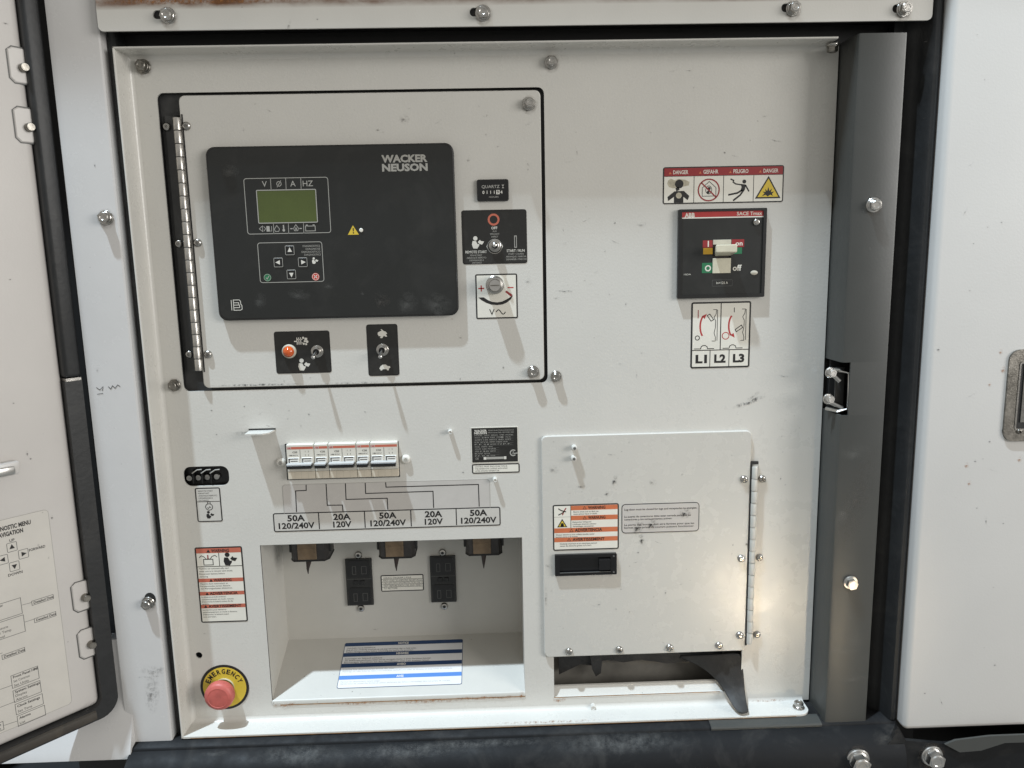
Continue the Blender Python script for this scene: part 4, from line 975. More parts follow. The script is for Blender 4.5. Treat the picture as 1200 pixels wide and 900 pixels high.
flag(824.0, 835.0, 290.6, 298.0, 'amber_ink', 'trip_flag'); flag(857.4, 869.5, 290.0, 297.5, 'green_ink', 'trip_flag')
flag(822.5, 834.8, 308.0, 320.0, 'green_ink', 'off_flag')
mb = MB()
for s_, x_, y_, h_, w_ in (('I', 830.0, 285.8, 0.0072, None), ('on', 866.0, 285.0, 0.0056, 0.0092), ('off', 863.8, 313.8, 0.0072, 0.0115)):
    q = ml(x_, y_); mb.text(s_, q[0], q[1], h_, yb - 0.0001, w_, bold=0.02)
q = ml(829.6, 314.4); mb.poly(circle(q[0], q[1], 0.0040, 20), yb - 0.0001, [circle(q[0], q[1], 0.0024, 20)])
q = ml(805.5, 321.6); mb.text('1SDA', q[0], q[1], 0.0018, yb - 0.0001, 0.009)
q = ml(846.2, 331.4); mb.text('In=125 A', q[0], q[1], 0.0030, yb - 0.0001, 0.0150)
mb.obj('lettering', 'label', MBk, smooth=False)
MB().stroke(rr(*MBk.rect(834.6, 858, 328, 335.2, -0.0016), 0.0005, 2), 0.0004, yb - 0.00005, True).obj('rating_frame', 'dim_ink', MBk, smooth=False)
q = ml(883.6, 319.6); MB().lathe([(0.0047, 0.0), (0.0047, -0.0006), (0.0040, -0.0010)], n=22).obj('test_button', 'beige', MBk, loc=(q[0], yb + 0.0002, q[1]), ).scale = (1, 1, 0.62)
zA, zB = ml(846, 286.5)[1], ml(846, 302.6)[1]
MB().box(wn[0] + 0.0003, wn[1] - 0.0003, 0.0005, 0.003, zA, wn[3] - 0.0003, 0.0003, 1).obj('handle_shutter', 'beige', MBk)
MB().box(wn[0] + 0.0003, wn[1] - 0.0003, 0.0000, 0.003, wn[2] + 0.0003, zB, 0.0003, 1).obj('handle_shutter', 'cream', MBk)
MB().box(wn[0], wn[1], 0.0040, 0.0048, wn[2], wn[3]).obj('handle_well', 'dark_brown', MBk)
hl = MBk.rect(839, 864.2, 286.4, 295.8, 0.021)
hl2 = MBk.rect(838, 856, 289, 302, -0.003)
zc = (hl[2] + hl[3]) / 2
bm_ = MB()
vs = [(hl[0], -0.021, hl[2]), (hl[1], -0.021, hl[2]), (hl[1], -0.021, hl[3]), (hl[0], -0.021, hl[3]),
      (hl2[0], 0.0035, hl2[2] + 0.002), (hl2[1], 0.0035, hl2[2] + 0.002), (hl2[1], 0.0035, hl2[3]), (hl2[0], 0.0035, hl2[3])]
bm_.add(vs, [(0, 1, 2, 3), (4, 5, 6, 7), (0, 1, 5, 4), (1, 2, 6, 5), (2, 3, 7, 6), (3, 0, 4, 7)])
ho = bm_.obj('handle', 'cream', MBk)
bv = ho.modifiers.new('bevel', 'BEVEL'); bv.width = 0.0012; bv.segments = 3

PS = Sticker('position_sticker', 'white sticker with red handle arrows and L1 L2 L3 boxes below the main breaker', 'sticker', 809.6, 879.2, 353.8, 431.3, 0.0, 'label', 'ink', 1.9, 2.6)
PS.ln([(34.6, 1.9), (34.6, 55.5)], 1.1); PS.ln([(1.9, 56.0), (67.7, 56.0)], 1.0); PS.ln([(22.8, 56), (22.8, 75.6)], 0.9); PS.ln([(45.2, 56), (45.2, 75.6)], 0.9)
for i, s_ in enumerate(('L1', 'L2', 'L3')): PS.t(s_, 12.6 + i * 22.0, 66.2, 8.8, 'ink', bold=0.05, wd=13.5)
for o_, up_ in ((0, 1), (33.4, 0)):
    PS.pl([(14.6 + o_ - 6.0 * math.cos(rad(a)) + 2, 28 + 13.0 * math.sin(rad(a))) for a in range(-62, 63, 12)] if True else [], 1.9, 'red_ink')
    if up_: PS.pg([(12.8, 16.0), (18.2, 13.6), (15.6, 19.6)], 'red_ink')
    else: PS.pg([(46.0, 39.0), (51.2, 42.0), (50.0, 36.6)], 'red_ink')
    PS.pl([(4 + o_, 54.2), (11.6 + o_, 54.2), (12.4 + o_, 51.6), (14.4 + o_, 50.4), (17.0 + o_, 50.4), (19.0 + o_, 51.6), (19.8 + o_, 54.2), (27.4 + o_, 54.2)], 0.9)
    PS.pl([(25.6 + o_, 9.0), (29.6 + o_, 9.0), (29.0 + o_, 14.0), (26.6 + o_, 18), (28.6 + o_, 22), (28.4 + o_, 30), (27.0 + o_, 36), (28.6 + o_, 41), (28.6 + o_, 45.4), (24.6 + o_, 45.4)], 0.7); PS.pl([(30.6 + o_, 9.0), (30.6 + o_, 45)], 0.7)
PS.pl([(18.6, 15.6), (21.6, 14.0), (26.2, 20.6), (23.2, 22.2)], 0.9, closed=True); PS.pl([(51.6, 32.6), (53.0, 35.2), (60.4, 30.4), (58.8, 27.6)], 0.9, closed=True)
PS.r_(7.6, 8.6, 9, 18.6, 'dark_red_ink'); PS.pl([(7.6 + 2.5 * math.cos(rad(a)), 41.4 + 2.5 * math.sin(rad(a))) for a in range(0, 360, 30)], 0.9, closed=True)
PS.r_(49.6, 50.5, 7, 12.6); PS.pl([(40.6 + 4.0 * math.cos(rad(a)), 39.6 + 4.0 * math.sin(rad(a))) for a in range(0, 360, 24)], 0.9, 'red_ink', closed=True)
PS.done()

# ================================================================== row of small breakers
cells = [(336.2, 368.4, 2, 'leftmost of the five small ivory breakers, double pole with wide toggle'), (368.6, 385.0, 1, 'narrow single pole ivory breaker second from the left in the row'),
         (385.2, 417.7, 2, 'double pole ivory breaker in the middle of the row of five'), (417.9, 434.0, 1, 'narrow single pole ivory breaker second from the right in the row'), (434.3, 466.6, 2, 'rightmost of the five small ivory breakers, double pole with wide toggle')]
zt0, zb0 = W(401, 519.6, -0.008).z, W(401, 560.0, -0.008).z
for (L_, R_, n, lab) in cells:
    a, b = W(L_, 540, -0.008), W(R_, 540, -0.008)
    bk = Thing('small_breaker', lab, 'circuit breaker', ((a.x + b.x) / 2, -0.008, (zt0 + zb0) / 2), 'small circuit breakers in a row')
    hw, hh = (b.x - a.x) / 2, (zt0 - zb0) / 2
    X0, X1 = -hw + 0.0003, hw - 0.0003
    def Zp(v): return hh - v / 40.4 * 2 * hh
    MB().box(X0, X1, 0.0, 0.020, Zp(31.5), hh, 0.0005, 1).obj('breaker_body', 'breaker_face', bk, smooth=False)
    MB().box(X0, X1, 0.0004, 0.020, -hh, Zp(31.8), 0.0004, 1).obj('breaker_foot', 'breaker_foot', bk, smooth=False)
    MB().poly(rr(X0 + 0.0004, X1 - 0.0004, Zp(5.4), Zp(2.6), 0.0002, 1), -0.0001).obj('red_band', 'salmon_ink', bk, smooth=False)
    MB().poly(rr(X0 + 0.0008, X0 + 0.0062, Zp(5.2), Zp(2.9), 0.0002, 1), -0.00018).obj('maker_panel', 'label_grey', bk, smooth=False)
    MB().text('ABB', X0 + 0.0035, Zp(4.05), 0.0020, -0.00025, 0.0045, bold=0.03).obj('lettering', 'red_ink', bk, smooth=False)
    mb = MB(); mb2 = MB()
    for k in range(n):
        c = X0 + (X1 - X0) * (k + 0.5) / n
        if k == 0:
            mb.text('C50' if n == 2 else 'C20', c + 0.002, Zp(8.8), 0.0022, -0.0002, 0.0062, bold=0.01); mb.text('240V' if n == 2 else '120V', c + 0.001, Zp(12.4), 0.0014, -0.0002, 0.010)
            mb.stroke([(c - 0.006, Zp(12.4)), (c - 0.002, Zp(12.4))], 0.0006, -0.0002)
        else:
            for dx in (-0.002, 0.002):
                mb.text('1' if dx < 0 else '3', c + dx, Zp(8.2), 0.0019, -0.0002); mb.text('2' if dx < 0 else '4', c + dx, Zp(12.4), 0.0019, -0.0002)
    mb.obj('symbol_print', 'ink', bk, smooth=False)
    for k in range(n):
        c = X0 + (X1 - X0) * (k + 0.5) / n
        MB().box(c - 0.0074, c + 0.0074, -0.0010, 0.0, Zp(28.5), Zp(15.2), 0.0004, 1).obj('toggle_window', 'breaker_white', bk, smooth=False)
        q = MB()
        q.stroke([(c - 0.0058, Zp(24)), (c - 0.0058, Zp(16.4)), (c + 0.0056, Zp(16.4))], 0.0013, -0.0011); q.stroke([(c - 0.0040, Zp(19.2)), (c + 0.0052, Zp(19.2))], 0.0010, -0.0011)
        q.obj('window_slit', 'ink', bk, smooth=False)
        if k: MB().stroke([(X0 + (X1 - X0) * k / n, Zp(16)), (X0 + (X1 - X0) * k / n, Zp(6))], 0.0005, -0.0002).obj('pole_joint', 'dim_ink', bk, smooth=False)
        for j in (-0.5, 0.0):
            MB().stroke([(c + j * 0.0178, Zp(40.2)), (c + j * 0.0178, Zp(32.2))], 0.0003, 0.0003).obj('foot_joint', 'beige', bk, smooth=False)
    xa, xb = X0 + 0.0012, X1 - 0.0020
    tg = MB().sweep([(-0.0005, Zp(21.0)), (-0.0085, Zp(20.8)), (-0.0095, Zp(21.2)), (-0.0095, Zp(22.2)), (-0.0005, Zp(23.0))], 'x', xa, xb).obj('toggle', 'handle_grey', bk, ang=40)
    MB().box(xa + 0.0002, xb - 0.0002, -0.0097, -0.0012, Zp(26.4), Zp(22.35), 0.0003, 1).obj('toggle_underside', 'black', tg, smooth=False)
RF = Thing('breaker_cutout_rim', 'thin dark rim of the cut-out around the row of small breakers', 'cut-out rim', W(401, 540, 0))
a0, a1, a2, a3 = RF.rect(335.0, 468.0, 518.3, 560.8)
MB().prism(rr(a0, a1, a2, a3, 0.001), -0.0004, 0.0005, [rr(a0 + 0.0012, a1 - 0.0012, a2 + 0.0008, a3 - 0.0016, 0.0006)]).obj('rim', 'gap', RF, smooth=False)
for px, py in ((329.0, 542.0), (475.5, 538.5)): screw(P, px, py, 1.12, 'cream_screw')

# ---------------------------------------------------------------- clear film with lines, rating strip
CF = Sticker('wiring_film', 'clear film with thin black wiring lines between the breakers and the rating strip', 'sticker', 332, 575, 564.5, 603, 0.0, 'film', None, 0, 3, thick=0.00015)
CF.ln([(0.4, 38), (0.4, 3), (3, 0.4), (240, 0.4), (242.6, 3), (242.6, 38)], 0.5, 'grey_ink')
def cfp(*pts):
    CF.ln([((lambda q: ((q[0] - CF.x0) / CF.k, (CF.z1 - q[1]) / CF.k))(CF.l(*p))) for p in pts], 1.15, 'ink', 'wiring_line')
cfp((358.8, 568), (358.9, 574.6), (346.4, 575.2), (347.6, 600)); cfp((382.2, 567), (383.6, 592.0), (401.4, 591.8), (402, 599)); cfp((404.8, 566.4), (405.6, 585.2), (453.8, 583.8), (454.5, 597)); cfp((428, 565.8), (428.6, 578.2), (507.4, 575.6), (508.2, 595)); cfp((452, 565.2), (452.4, 570.8), (560.6, 567.6), (561.6, 593.5))
CF.done()
RS = Sticker('rating_strip', 'white strip of five boxes lettered 50A and 20A above the socket bay', 'rating label', 320.8, 587.2, 597.6, 619.6, 0.0, 'label_grey', 'ink', 1.3, 2.6)
for u in (53.2, 106.8, 161.0, 214.3): RS.ln([(u, 1), (u, 21)], 1.2)
for i, (s1, s2) in enumerate((('50A', '120/240V'), ('20A', '120V')) * 3):
    if i > 4: break
    u = (26.8, 80.2, 134.0, 187.6, 240.6)[i]
    RS.g = i
    RS.t(s1, u, 6.6, 7.0, 'ink', bold=0.034, wd=20.5); RS.t(s2, u, 15.8, 6.8, 'ink', bold=0.03, wd=42 if len(s2) > 5 else 21.5)
RS.done()

# ---------------------------------------------------------------- nameplate, certification label
NP = Sticker('name_plate', 'black name plate with dense white data lines and white edge', 'name plate', 552.0, 607.5, 500.3, 542.3, 0.0, 'plate_black', 'label', 0.9, 0.8, thick=0.0005)
NP.t('WACKER', 11.5, 4.2, 2.4, 'white_ink', wd=14.6, bold=0.03); NP.t('NEUSON', 11.5, 6.9, 2.4, 'white_ink', wd=14.6, bold=0.03)
NP.t('Wacker Neuson Production Americas LLC', 20.5, 3.9, 1.5, 'grey_ink', align='l', maxw=30); NP.t('Menomonee Falls, WI 53051 USA', 20.5, 6.6, 1.5, 'grey_ink', align='l', maxw=30)
for i in range(10):
    v = 9.6 + i * 2.75
    ws = (('MODEL', 'GENERATOR', 'SERIAL', 'NUMBER'), ('VOLTS', '240', 'PHASE', '3'), ('AMPS', '120', 'HERTZ', '60'), ('KW', 'KVA', 'RPM', '1800'), ('P.F.', '0.8', 'ENCLOSURE', 'IP 23'))[i % 5]
    u = 4.4
    for j, s_ in enumerate(ws * 2):
        wd = (9.5, 6.5, 8.5, 5.5, 9, 6, 7, 5)[(j + i) % 8]
        lim = 50 if i < 5 else 32
        if u + wd > lim: break
        NP.t(s_, u, v, 1.25, 'grey_ink', align='l', wd=wd); u += wd + 1.6
    NP.pl([(4, v + 1.45), (50 if i < 5 else 33, v + 1.45)], 0.28, 'dim_ink')
NP.pl([(49.2 + 3.4 * math.cos(rad(a)), 31.6 + 3.4 * math.sin(rad(a))) for a in range(45, 316, 18)], 1.3, 'grey_ink'); NP.pl([(48.2, 32.6), (54.4, 32.0)], 1.2, 'grey_ink'); NP.pl([(49.2, 29.4), (49.2, 33.4)], 0.8, 'grey_ink')
NP.r_(14.4, 17.6, 35.6, 39.0, 'white_ink'); NP.r_(17.9, 38.0, 35.9, 38.7, 'grey_ink'); NP.r_(38.3, 41.0, 35.6, 39.0, 'white_ink'); NP.t('CE', 6.6, 37.6, 2.2, 'grey_ink'); NP.done()
CL = Sticker('certification_label', 'slim white label with three small text lines directly below the name plate', 'label', 553.2, 609.0, 543.4, 554.4, 0.0, 'label', 'ink', 1.4, 2.0)
CL.lines(['CONTROL PANEL ENCLOSURE TYPE 3R', 'THIS GENERATOR COMPLIES WITH ROHS', 'LISTED ENGINE GENERATOR'], 3.4, 3.0, 2.6, 1.5, maxw=38); CL.done()

# ---------------------------------------------------------------- terminal block and its label
TB = Thing('terminal_block', 'small black terminal block with four screws behind a rounded slot', 'terminal block', W(242, 558, 0.006))
a0, a1, a2, a3 = TB.rect(211, 272, 542, 574)
MB().box(a0, a1, 0.004, 0.012, a2, a3).obj('block_back', 'black', TB)
for i, px in enumerate((222.2, 232.8, 243.2, 254.2)):
    x, z = TB.l(px, 560.2 - i * 0.6)
    MB().lathe([(0.0042, 0.002), (0.0042, -0.0005), (0.0036, -0.0014), (0.0010, -0.0015)], n=18).obj('terminal_screw', 'zinc' if i < 3 else 'chrome', TB, loc=(x, 0, z))
    x2, z2 = TB.l(px + 5.6, 556)
    if i < 3: MB().box(x2 - 0.0007, x2 + 0.0007, -0.0055, 0.004, z2 - 0.011, z2 + 0.007).obj('divider', 'black', TB)
    if i < 3: MB().tube([(x2 - 0.001, -0.0050, z2 + 0.003), (x2 + 0.006, -0.0052, z2 + 0.0075), (x2 + 0.012, -0.005, z2 + 0.0080)], 0.0008, 6).obj('divider_lip', 'grey_ink', TB)
TL = Sticker('terminal_sticker', 'small upright sticker with a key symbol below the terminal block', 'sticker', 230.0, 259.5, 571.5, 611.5, 0.0, 'label_grey', 'ink', 1.3, 2.2)
TL.lines(['REMOTE START', 'FERNSTART', 'ARRANQUE REMOTO', 'DEMARRAGE A', 'DISTANCE'], 3.6, 3.9, 2.9, 1.7, maxw=22)
TL.ln([(1.5, 17.0), (28, 17.0)], 0.7); TL.pl([(15 + 4.2 * math.cos(rad(a)), 23.6 + 4.0 * math.sin(rad(a))) for a in range(0, 360, 30)], 0.8, closed=True); TL.pl([(13.4, 19.8), (13.4, 17.4), (16.6, 17.4), (16.6, 19.8)], 0.7); TL.pl([(12.6, 24.4), (14.2, 25.4), (15.8, 23.2), (17.2, 24.8)], 0.7)
TL.read(15.4, 33.4, 10); TL.done()

def warn_band(s, u0, u1, v0, v1, txt, m, tri=True, wd=None):
    s.g = txt
    s.r_(u0, u1, v0, v1, m, 'header_band'); vm = (v0 + v1) / 2; um = (u0 + u1) / 2; h = (v1 - v0) * 0.62
    wd = wd or len(txt) * h * 0.92
    s.t(txt, um + 3, vm, h, 'ink', bold=0.03, wd=wd, lv=2)
    x = um + 3 - wd / 2 - 4.0
    s.pg([(x - 2.4, vm + h * 0.55), (x + 2.4, vm + h * 0.55), (x, vm - h * 0.62)], 'ink', lv=2); s.pg([(x - 1.5, vm + h * 0.40), (x + 1.5, vm + h * 0.40), (x, vm - h * 0.35)], m, lv=3)
WS = Sticker('warning_sticker', 'tall narrow warning sticker with four orange bands left of the socket bay', 'warning sticker', 232.0, 287.2, 641.0, 729.4, 0.0, 'label', 'ink', 1.6, 2.4)
WS.r_(1.6, 53.6, 1.5, 7.4, 'salmon_ink', 'header_band'); WS.t('WARNING', 29.5, 4.6, 3.7, 'ink', bold=0.03, wd=21, lv=2); WS.pg([(13.5, 6.6), (18, 6.6), (15.7, 2.8)], lv=2)
WS.ln([(1.6, 24.0), (53.6, 24.0)], 0.8); WS.ln([(27.6, 7.4), (27.6, 24)], 0.8)
WS.pl([(9.4, 15.0), (20.2, 15.0), (20.2, 22.0), (9.4, 22.0)], 0.9, closed=True); WS.r_(14.0, 15.4, 9.6, 14.6, 'dark_red_ink'); WS.pl([(13.0, 14.6), (16.6, 14.6)], 1.0); WS.pl([(4.4, 12.8), (7.2, 10.4), (10.4, 12.0), (12.2, 14.6)], 0.8); WS.pl([(17.4, 14.4), (19.4, 11.6), (23, 10.2), (25.4, 12.4)], 0.8)
WS.read(40.4, 15.6, 17)
WS.lines(['Machine can automatically start', 'when unit is in remote start mode.', 'Disconnect battery before', 'servicing.'], 3, 26.4, 3.3, 1.9, maxw=47)
for v, s_, rows in ((38.8, 'WARNUNG', ['Maschine kann automatisch im', 'Fernstartmodus starten. Batterie', 'vor Wartungsarbeiten abklemmen.']), (55.4, 'ADVERTENCIA', ['La maquina puede arrancar', 'automaticamente en modo remoto.', 'Desconecte la bateria antes de dar', 'servicio.']), (71.6, 'AVERTISSEMENT', ['La machine peut demarrer', 'automatiquement en mode a distance.', 'Debrancher la batterie avant', 'tout entretien.'])):
    WS.g = s_
    WS.r_(1.6, 53.6, v, v + 4.6, 'salmon_ink', 'header_band'); WS.t(s_, 29.5, v + 2.3, 3.3, 'ink', bold=0.03, wd=3.0 * len(s_), lv=2); x = 29.5 - 1.5 * len(s_) - 3; WS.pg([(x - 2, v + 4.1), (x + 2, v + 4.1), (x, v + 0.6)], lv=2)
    WS.lines(rows, 3, v + 6.6, 2.95, 1.8, maxw=48)
WS.done()

# ---------------------------------------------------------------- emergency stop
ES = Thing('emergency_stop', 'faded red mushroom emergency stop on a round yellow EMERGENCY plate', 'emergency stop', W(263.5, 805, 0))
R0 = 0.0335
MB().lathe([(R0, 0.0), (R0, -0.0006)], n=48).obj('plate_rim', 'ink', ES, smooth=False)
MB().lathe([(R0 - 0.0036, -0.0004), (R0 - 0.0036, -0.0009)], n=48).obj('yellow_plate', 'yellow_ink', ES, smooth=False)
mb = MB()
for i, ch in enumerate('EMERGENCY'):
    a = rad(156 - i * 16.6); rr_ = R0 * 0.715
    mb.text(ch, rr_ * math.cos(a), rr_ * math.sin(a), 0.0066, -0.0011, 0.0049, bold=0.03, ang=a - rad(90))
mb.obj('lettering', 'ink', ES, smooth=False)
MB().lathe([(0.0135, -0.0009), (0.0135, -0.004), (0.0118, -0.0045), (0.0118, -0.016)], n=28).obj('collar', 'beige', ES)
mb = MB().lathe([(0.0120, -0.0040), (0.0150, -0.0060), (0.0152, -0.0130), (0.0140, -0.0140)], n=28); mb.obj('lock_ring', 'zinc_dull', ES)
MB().lathe([(0.0148, -0.0135), (0.0190, -0.0150), (0.0197, -0.0170), (0.0197, -0.0235), (0.0189, -0.0258), (0.0170, -0.0276), (0.0138, -0.0287), (0.0134, -0.0283), (0.0100, -0.0287), (0.0050, -0.0289)], n=40).obj('mushroom_head', 'red_plastic', ES, ang=50)

# ================================================================== inside the socket bay
def receptacle(L_, R_, T_, B_, lab, screws):
    y = BD - 0.004
    t = Thing('duplex_receptacle', lab, 'power outlet', W((L_ + R_) / 2, (T_ + B_) / 2, y), 'duplex receptacles in the socket bay')
    a = t.rect(L_, R_, T_, B_)
    hw, hh = (a[1] - a[0]) / 2, (a[3] - a[2]) / 2
    MB().box(-hw, hw, 0.0, 0.004, -hh, hh, 0.0008, 2).obj('receptacle_body', 'receptacle', t, smooth=False)
    for sg in (1, -1):
        zc = sg * hh * 0.58
        f = MB().prism(rr(-hw * 0.82, hw * 0.82, zc - hh * 0.36, zc + hh * 0.36, 0.003), -0.0008, 0.0).obj('outlet_face', 'black', t, smooth=False)
        q = MB()
        q.box(-0.0078, -0.0054, -0.0009, -0.0007, zc - 0.007, zc + 0.003); q.box(0.0056, 0.0078, -0.0009, -0.0007, zc - 0.006, zc + 0.003); q.box(0.0078, 0.0104, -0.0009, -0.0007, zc - 0.0024, zc - 0.0004)
        q.poly(circle(0.0, zc + 0.0085, 0.0024, 14), -0.0009)
        q.obj('contact_slot', 'gap', f, smooth=False)
        MB().stroke([(-0.0092, zc - 0.0085), (-0.0092, zc + 0.0040), (-0.0042, zc + 0.0040), (-0.0042, zc - 0.0085)], 0.0005, -0.00085, True).stroke([(0.0044, zc - 0.0078), (0.0044, zc + 0.004), (0.0114, zc + 0.004), (0.0114, zc - 0.0078)], 0.0005, -0.00085, True).obj('slot_edge', 'dim_ink', f, smooth=False)
    for k, nm in ((-1, 'test_button'), (1, 'reset_button')): MB().box(-0.0085 if k < 0 else 0.0012, -0.0012 if k < 0 else 0.0085, -0.0014, 0.0, -0.0034, 0.0034, 0.0006, 1).obj(nm, 'black', t)
    MB().box(-hw * 0.95, hw * 0.95, -0.0003, 0.0, 0.0052, 0.0056).obj('body_seam', 'dim_ink', t, smooth=False)
    for px, py in screws:
        x, z = t.l(px, py, -0.004)
        s_ = MB().lathe([(0.0056, 0.004), (0.0056, 0.0030), (0.0044, 0.0012), (0.0026, 0.0006)], n=20).obj('cover_screw', 'zinc', t, loc=(x, 0, z))
        MB().lathe([(0.0024, 0.0007), (0.0022, 0.0004)], n=10).obj('screw_slot', 'gap', s_)
receptacle(405.6, 436.6, 655.2, 709.8, 'left of the two black duplex receptacles in the socket bay', ((420, 650), (423.2, 712.5)))
receptacle(504.4, 534.2, 652.0, 706.0, 'right of the two black duplex receptacles in the socket bay', ((518.6, 647.2), (520.8, 710)))
RL = Sticker('outlet_sticker', 'small white sticker of tiny text between the two duplex receptacles', 'sticker', 446.4, 496.6, 673.4, 692.6, BD, 'label', 'ink', 1.2, 1.8)
RL.lines(['WIRING DIAGRAM 2 POLE', 'MAX LOAD 20 AMPS PER RECEPTACLE', 'CIRCUITS WITH GFCI PROTECTION ONLY', 'TEST BEFORE EACH USE AND RESET', 'TO RESTORE'], 3, 3.6, 3.2, 1.9, maxw=45)
for v in (5.2, 8.4, 11.6, 14.8): RL.ln([(1.2, v), (49, v)], 0.4)
RL.done()
for L_, R_, T_, B_, tip, lab in ((339.0, 383.2, 637, 660.5, (361.2, 672.5), 'leftmost of the three dark locking sockets under the bay edge'), (443.0, 485.0, 633, 657, (464.6, 669.0), 'middle one of the three dark locking sockets, above the outlet sticker'), (546.0, 588.0, 630, 653.5, (567.0, 666.0), 'rightmost of the three dark locking sockets under the bay edge')):
    c = W((L_ + R_) / 2, B_, 0.034)
    t = Thing('locking_socket', lab, 'power socket', (c.x, 0.062, c.z), 'locking sockets in the socket bay')
    hw = (W(R_, B_, 0.05).x - W(L_, B_, 0.05).x) / 2
    zt2 = bayT - c.z
    def octo(r_, rot_=22.5): return [(r_ * math.cos(rad(45 * k + rot_)), r_ * math.sin(rad(45 * k + rot_)) * 1.0) for k in range(8)]
    ro = hw / math.cos(rad(22.5))
    plan([(-hw, -0.012), (-hw * 0.82, -0.020), (hw * 0.82, -0.020), (hw, -0.012), (hw, 0.020), (-hw, 0.020)], 0.0, zt2).obj('socket_housing', 'socket_body', t, smooth=False)
    plan([(-hw - 0.0008, -0.0125), (-hw * 0.82, -0.0208), (hw * 0.82, -0.0208), (hw + 0.0008, -0.0125), (hw + 0.0008, 0.020), (-hw - 0.0008, 0.020)], 0.0, 0.0020).obj('housing_rim', 'black', t, smooth=False)
    fw = hw * 0.56
    yy = -0.0205
    MB().box(-fw * 1.05, fw * 0.72, yy - 0.0012, yy + 0.004, 0.0030, zt2, 0.0006, 1).obj('cover_plate', 'brown', t, smooth=False)
    MB().box(-fw * 1.05, fw * 0.72, yy - 0.0016, yy, zt2 * 0.42, zt2 * 0.46).obj('cover_ridge', 'brown', t, smooth=False)
    for sg in (-1, 1): MB().box(sg * (hw + 0.0012) - 0.0018, sg * (hw + 0.0012) + 0.0018, -0.012, 0.0, zt2 * 0.25, zt2 * 0.55, 0.0008, 1).obj('hinge_lug', 'black', t, smooth=False)
    q = W(*tip, 0.045) - t.loc
    MB().tube([(q.x * 0.4, -0.017, 0.0), (q.x * 0.5, -0.017, -0.0015), (q.x, -0.017, q.z * 0.6), (q.x, -0.017, q.z)], [0.0040, 0.0038, 0.0020, 0.0005], 12).obj('ground_pin', 'dark_brown', t)
# blue notice sticker on the sloping floor
sl = math.atan2(fz1 - fz0, BD)
host = Thing.__new__(Thing)
class _Slope: pass
n_up = Vector((0, -math.sin(sl), math.cos(sl)))
from mathutils import Euler
eu = Euler((-(math.pi / 2 - sl), 0, 0))
Rm = eu.to_matrix()
def on_slope(px, py):
    d = _fwd * FPX + _r2 * (px - 600) - _u2 * (py - 450)
    o = Vector((0, 0.0015, fz0 + 0.0004)); return CAM + d * ((o - CAM).dot(n_up) / d.dot(n_up))
c = (on_slope(397, 806) + on_slope(542.5, 748) + on_slope(402, 755) + on_slope(541.5, 803)) / 4
NS = Sticker.__new__(Sticker)
Thing.__init__(NS, 'notice_sticker', 'wide white notice sticker with blue bands on the floor of the socket bay', 'notice sticker', c, rot=tuple(eu))
q0, q1 = on_slope(397, 806), on_slope(541.5, 803); q2, q3 = on_slope(402, 755), on_slope(542.5, 748)
NS.w = ((q1.x - q0.x) + (q3.x - q2.x)) / 2; NS.h = ((q2 - q0).length + (q3 - q1).length) / 2
NS.k = NS.w / 145.0; NS.Wp, NS.Hp = 145.0, NS.h / NS.k; NS.x0, NS.z1, NS.yf, NS.mb = -NS.w / 2, NS.h / 2, -0.00042, {}
MB().prism(rr(-NS.w / 2, NS.w / 2, -NS.h / 2, NS.h / 2, 0.003), -0.0003, 0.0003).obj('backing', 'navy_ink', NS, smooth=False)
MB().prism(rr(-NS.w / 2 + 0.0008, NS.w / 2 - 0.0008, -NS.h / 2 + 0.0008, NS.h / 2 - 0.0008, 0.0024), -0.00042, -0.0003).obj('field', 'label_blue_white', NS, smooth=False)
Hh = NS.Hp
for i, (v, s_, m) in enumerate(((0.0, 'NOTICE', 'navy_ink'), (0.235, 'HINWEIS', 'navy_ink'), (0.475, 'AVISO', 'navy_ink'), (0.735, 'AVIS', 'blue_ink'))):
    NS.r_(0.8, 144.2, v * Hh + (0.6 if i == 0 else 0), (v + 0.085) * Hh, m, 'header_band'); NS.t(s_, 72, (v + 0.045) * Hh, Hh * 0.045, 'label', wd=len(s_) * 2.1, bold=0.02, lv=2)
for v, rows, wds in ((0.12, ('Circuit breakers must be closed before use.', 'Keep all covers of this bay closed and use only plugs with locking collars in these outlets.', 'Replace damaged sockets before connecting any load to the generator.'), (35, 85, 82)), (0.36, ('Sicherungen vor Gebrauch schliessen.', 'Alle Abdeckungen geschlossen halten und nur verriegelte Stecker in diesen Steckdosen benutzen.', 'Beschaedigte Steckdosen vor dem Anschliessen einer Last ersetzen lassen.'), (45, 104, 102)),
                     (0.60, ('Cierre los disyuntores antes de usar.', 'Mantenga cerradas todas las tapas y use solamente enchufes con collar de bloqueo en estas tomas de corriente.'), (62, 130)), (0.86, ('Fermer les disjoncteurs avant usage.', 'Garder tous les couvercles fermes et utiliser seulement des fiches a verrouillage dans ces prises de courant.'), (46, 128))):
    for j, (s_, wd) in enumerate(zip(rows, wds)): NS.t(s_, 3.4, (v + 0.005) * Hh + j * Hh * 0.043, Hh * 0.030, 'ink' if v < 0.5 else 'grey_ink', align='l', wd=wd)
NS.done()

